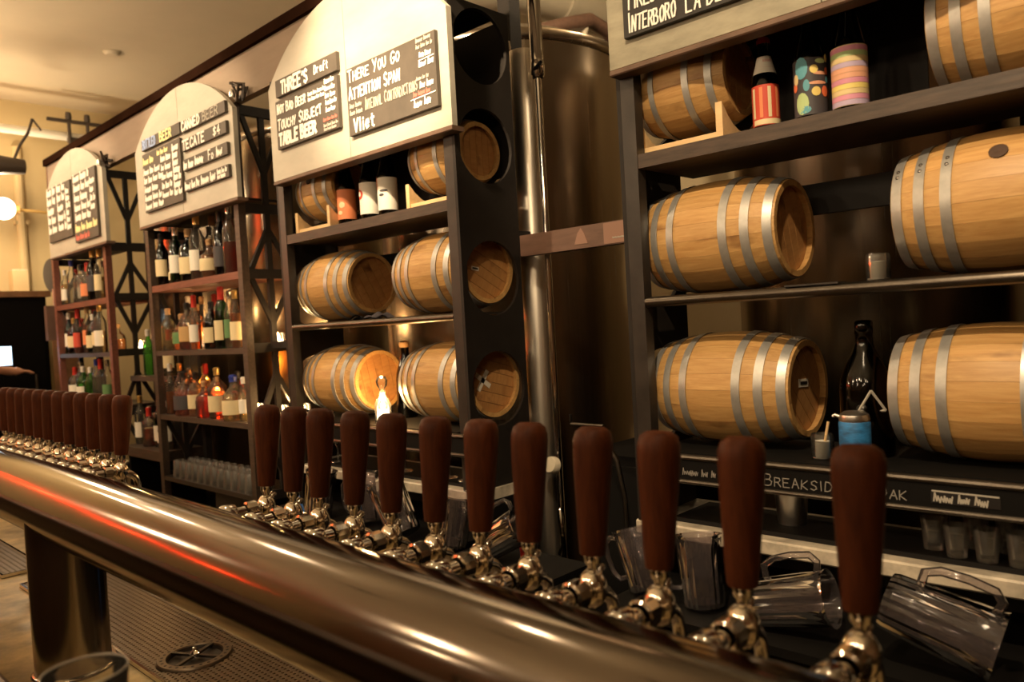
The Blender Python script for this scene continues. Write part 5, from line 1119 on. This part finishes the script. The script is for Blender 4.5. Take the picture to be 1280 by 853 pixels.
# small clamp lamps on the lattice tops
for x, lb in ((-3.165, 'liquor bay'), (-4.80, 'farthest bay')):
    o = thing('clamp_cluster', 'dark tangle of wire and shiny clamp on top of the %s panel' % lb, 'fixture', (x, 1.680, 2.535)); o.scale = (0.68, 0.68, 0.68); rr = random.Random(int(-x*100))
    for k in range(7):
        p0 = (rr.uniform(-0.04, 0.05), rr.uniform(-0.01, 0.03), 0.0); p1 = (rr.uniform(-0.05, 0.06), rr.uniform(-0.05, 0.053), rr.uniform(0.04, 0.12)); p2 = (rr.uniform(-0.05, 0.07), rr.uniform(-0.05, 0.053), rr.uniform(0.02, 0.13))
        MB().tube([p0, p1, p2], 0.009, 7).build('wire', 'fixture_dark', o)
    MB().lathe([(0.0, 0.0), (0.018, 0.002), (0.022, 0.02), (0.012, 0.05), (0.0, 0.055)], 12, T(-0.02, -0.04, 0.012), cap=False).build('clamp', 'foil_silver', o)
# blue hose by the sinks
MB().tube([(-0.078, 0.0, 0.446), (-0.061, 0.0, 0.405), (-0.035, 0.0, 0.36), (0.0, 0.0, 0.3), (0.02, 0.0, -0.72)], 0.012, 10).build('blue_hose', 'hose_blue', None, 50, label='bright blue hose hanging behind the third tap from the far end', cat='hose', loc=(-2.393, 1.42, 0.522))

# ------------------------------------------------------------------ bartender at the left edge (mostly out of frame)
def skin_mesh(name, verts, edges, radii, mat, root=0, sub=2):
    me = bpy.data.meshes.new(name); me.from_pydata(verts, edges, [])
    bm = bmesh.new(); bm.from_mesh(me); lay = bm.verts.layers.skin.verify(); bm.verts.ensure_lookup_table()
    for i, v in enumerate(bm.verts): v[lay].radius = (radii[i], radii[i]); v[lay].use_root = (i == root)
    bm.to_mesh(me); bm.free()
    ob = bpy.data.objects.new(name, me); COL.objects.link(ob)
    ob.modifiers.new('skin', 'SKIN'); s_ = ob.modifiers.new('sub', 'SUBSURF'); s_.levels = sub; s_.render_levels = sub
    dg = bpy.context.evaluated_depsgraph_get(); ev = ob.evaluated_get(dg); me2 = bpy.data.meshes.new_from_object(ev)
    bpy.data.objects.remove(ob); me2.materials.clear(); me2.materials.append(M[mat])
    me2.polygons.foreach_set('use_smooth', [True]*len(me2.polygons)); return me2
PX, PYY = -6.40, 1.03
V = [(0, 0, .76), (0, .01, .95), (0, .015, 1.13), (0, .0, 1.27), (0, .01, 1.345), (0, .035, 1.43), (0, .045, 1.52), (0, .04, 1.575),      # 0-7 trunk, neck, head
     (.10, 0, .72), (.11, .02, .28), (.11, -.02, -.11), (.11, .13, -.165), (-.10, 0, .72), (-.11, .02, .28), (-.11, -.02, -.11), (-.11, .13, -.165),  # 8-15 legs
     (.10, 0, 1.255), (.185, .01, 1.25), (.23, .19, 1.395), (.17, .40, 1.36), (.165, .45, 1.352), (.16, .49, 1.345),               # 16-21 right arm
     (-.10, 0, 1.255), (-.185, 0, 1.24), (-.24, .03, .97), (-.22, .20, .80), (-.215, .245, .775), (-.21, .285, .76),                       # 22-27 left arm
     (0, .125, 1.475)]                                                                                                        # 28 nose
E_ = [(0, 1), (1, 2), (2, 3), (3, 4), (4, 5), (5, 6), (6, 7), (0, 8), (8, 9), (9, 10), (10, 11), (0, 12), (12, 13), (13, 14), (14, 15), (3, 16), (16, 17), (17, 18), (18, 19), (19, 20), (20, 21), (3, 22), (22, 23), (23, 24), (24, 25), (25, 26), (26, 27), (5, 28)]
RA = [.145, .125, .140, .115, .055, .085, .095, .060, .085, .060, .042, .035, .085, .060, .042, .035, .075, .055, .042, .028, .036, .030, .075, .055, .042, .028, .036, .030, .016]
for base, sx in (((.16, .49, 1.345), 1), ((-.21, .285, .76), -1)):      # five fingers to a hand
    hi = 21 if sx == 1 else 27
    for k, (dx, L) in enumerate(((-.028, .062), (-.010, .072), (.010, .068), (.027, .054))):
        a = len(V); V += [(base[0]+dx*sx, base[1]+.025, base[2]+.002), (base[0]+dx*sx*1.1, base[1]+.025+L*.55, base[2]-.004), (base[0]+dx*sx*1.1, base[1]+.025+L, base[2]-.022)]
        E_ += [(hi, a), (a, a+1), (a+1, a+2)]; RA += [.0095, .0085, .007]
    a = len(V); V += [(base[0]-.036*sx, base[1]-.03, base[2]-.006), (base[0]-.050*sx, base[1]+.012, base[2]-.014)]; E_ += [(hi-1, a), (a, a+1)]; RA += [.011, .009]
person = link('person', skin_mesh('person', V, E_, RA, 'skin', 0, 2), None, 'person in dark shirt at the left edge reaching out towards a glowing screen', 'person', loc=(PX, PYY, 0))
SV = [V[i] for i in (0, 1, 2, 3, 16, 17, 18, 22, 23, 24)]+[(.225, .235, 1.388)]
link('dark_shirt', skin_mesh('dark_shirt', SV, [(0, 1), (1, 2), (2, 3), (3, 4), (4, 5), (5, 6), (3, 7), (7, 8), (8, 9)], [.160, .140, .152, .125, .086, .068, .056, .086, .068, .056, .05][:11], 'shirt_navy', 0, 2), person)
TV = [V[i] for i in (0, 8, 9, 10, 12, 13, 14)]
link('trousers', skin_mesh('trousers', TV, [(0, 1), (1, 2), (2, 3), (0, 4), (4, 5), (5, 6)], [.165, .10, .075, .06, .10, .075, .06], 'shirt_navy', 0, 2), person)
MB().lathe([(0.108*math.sin(PI*i/20), -0.115*math.cos(PI*i/20)) for i in range(8, 21)], 22, T(0, .026, 1.515), cap=False).build('hair', 'hair_dark', person, 60)
for s_ in (-1, 1):
    MB().lathe([(0.0, -0.009), (0.008, 0.0), (0.0, 0.009)], 10, T(.034*s_, .128, 1.500), cap=False).build('eye', 'hair_dark', person)
    MB().lathe([(0.0, -0.028), (0.012, -0.01), (0.014, 0.012), (0.0, 0.028)], 10, T(.098*s_, .035, 1.485), cap=False).build('ear', 'skin', person)
MB().box(-.024, .024, .120, .131, 1.418, 1.425).build('mouth', 'cap_red', person, 0)
for s_ in (-1, 1): MB().cbox(.11*s_-.045, .11*s_+.045, -.06, .20, -0.1995, -.12, .02).build('shoe', 'cap_black', person, 0)
o = thing('order_screen', 'bright bluish order screen on a thin stand at the left edge', 'screen', (-6.46, 1.505, 1.30))
q = Matrix.Rotation(0.25, 4, 'Z')
MB().box(-0.012, 0.0, -0.13, 0.045, 0.08, 0.235, q).build('housing', 'cabinet_black', o, 0); MB().box(0.0, 0.002, -0.12, 0.035, 0.09, 0.225, q).build('display', 'screen_glow', o, 0)
MB().tube([(-0.006, -0.04, 0.08), (-0.006, -0.04, -0.14)], 0.012, 8).build('stand', 'cabinet_black', o); MB().box(-0.10, 0.10, -0.12, 0.04, -0.15, -0.14).build('foot', 'cabinet_black', o, 0)
o = thing('side_table', 'dark side station below the glowing screen', 'table', (-6.30, 1.58, FLOOR)); MB().box(-0.26, 0.20, -0.20, 0.22, 1.30, 1.349).build('table_top', 'cabinet_black', o, 0); MB().box(-0.24, 0.18, -0.10, 0.20, 0.0, 1.30).build('table_body', 'cabinet_black', o, 0)
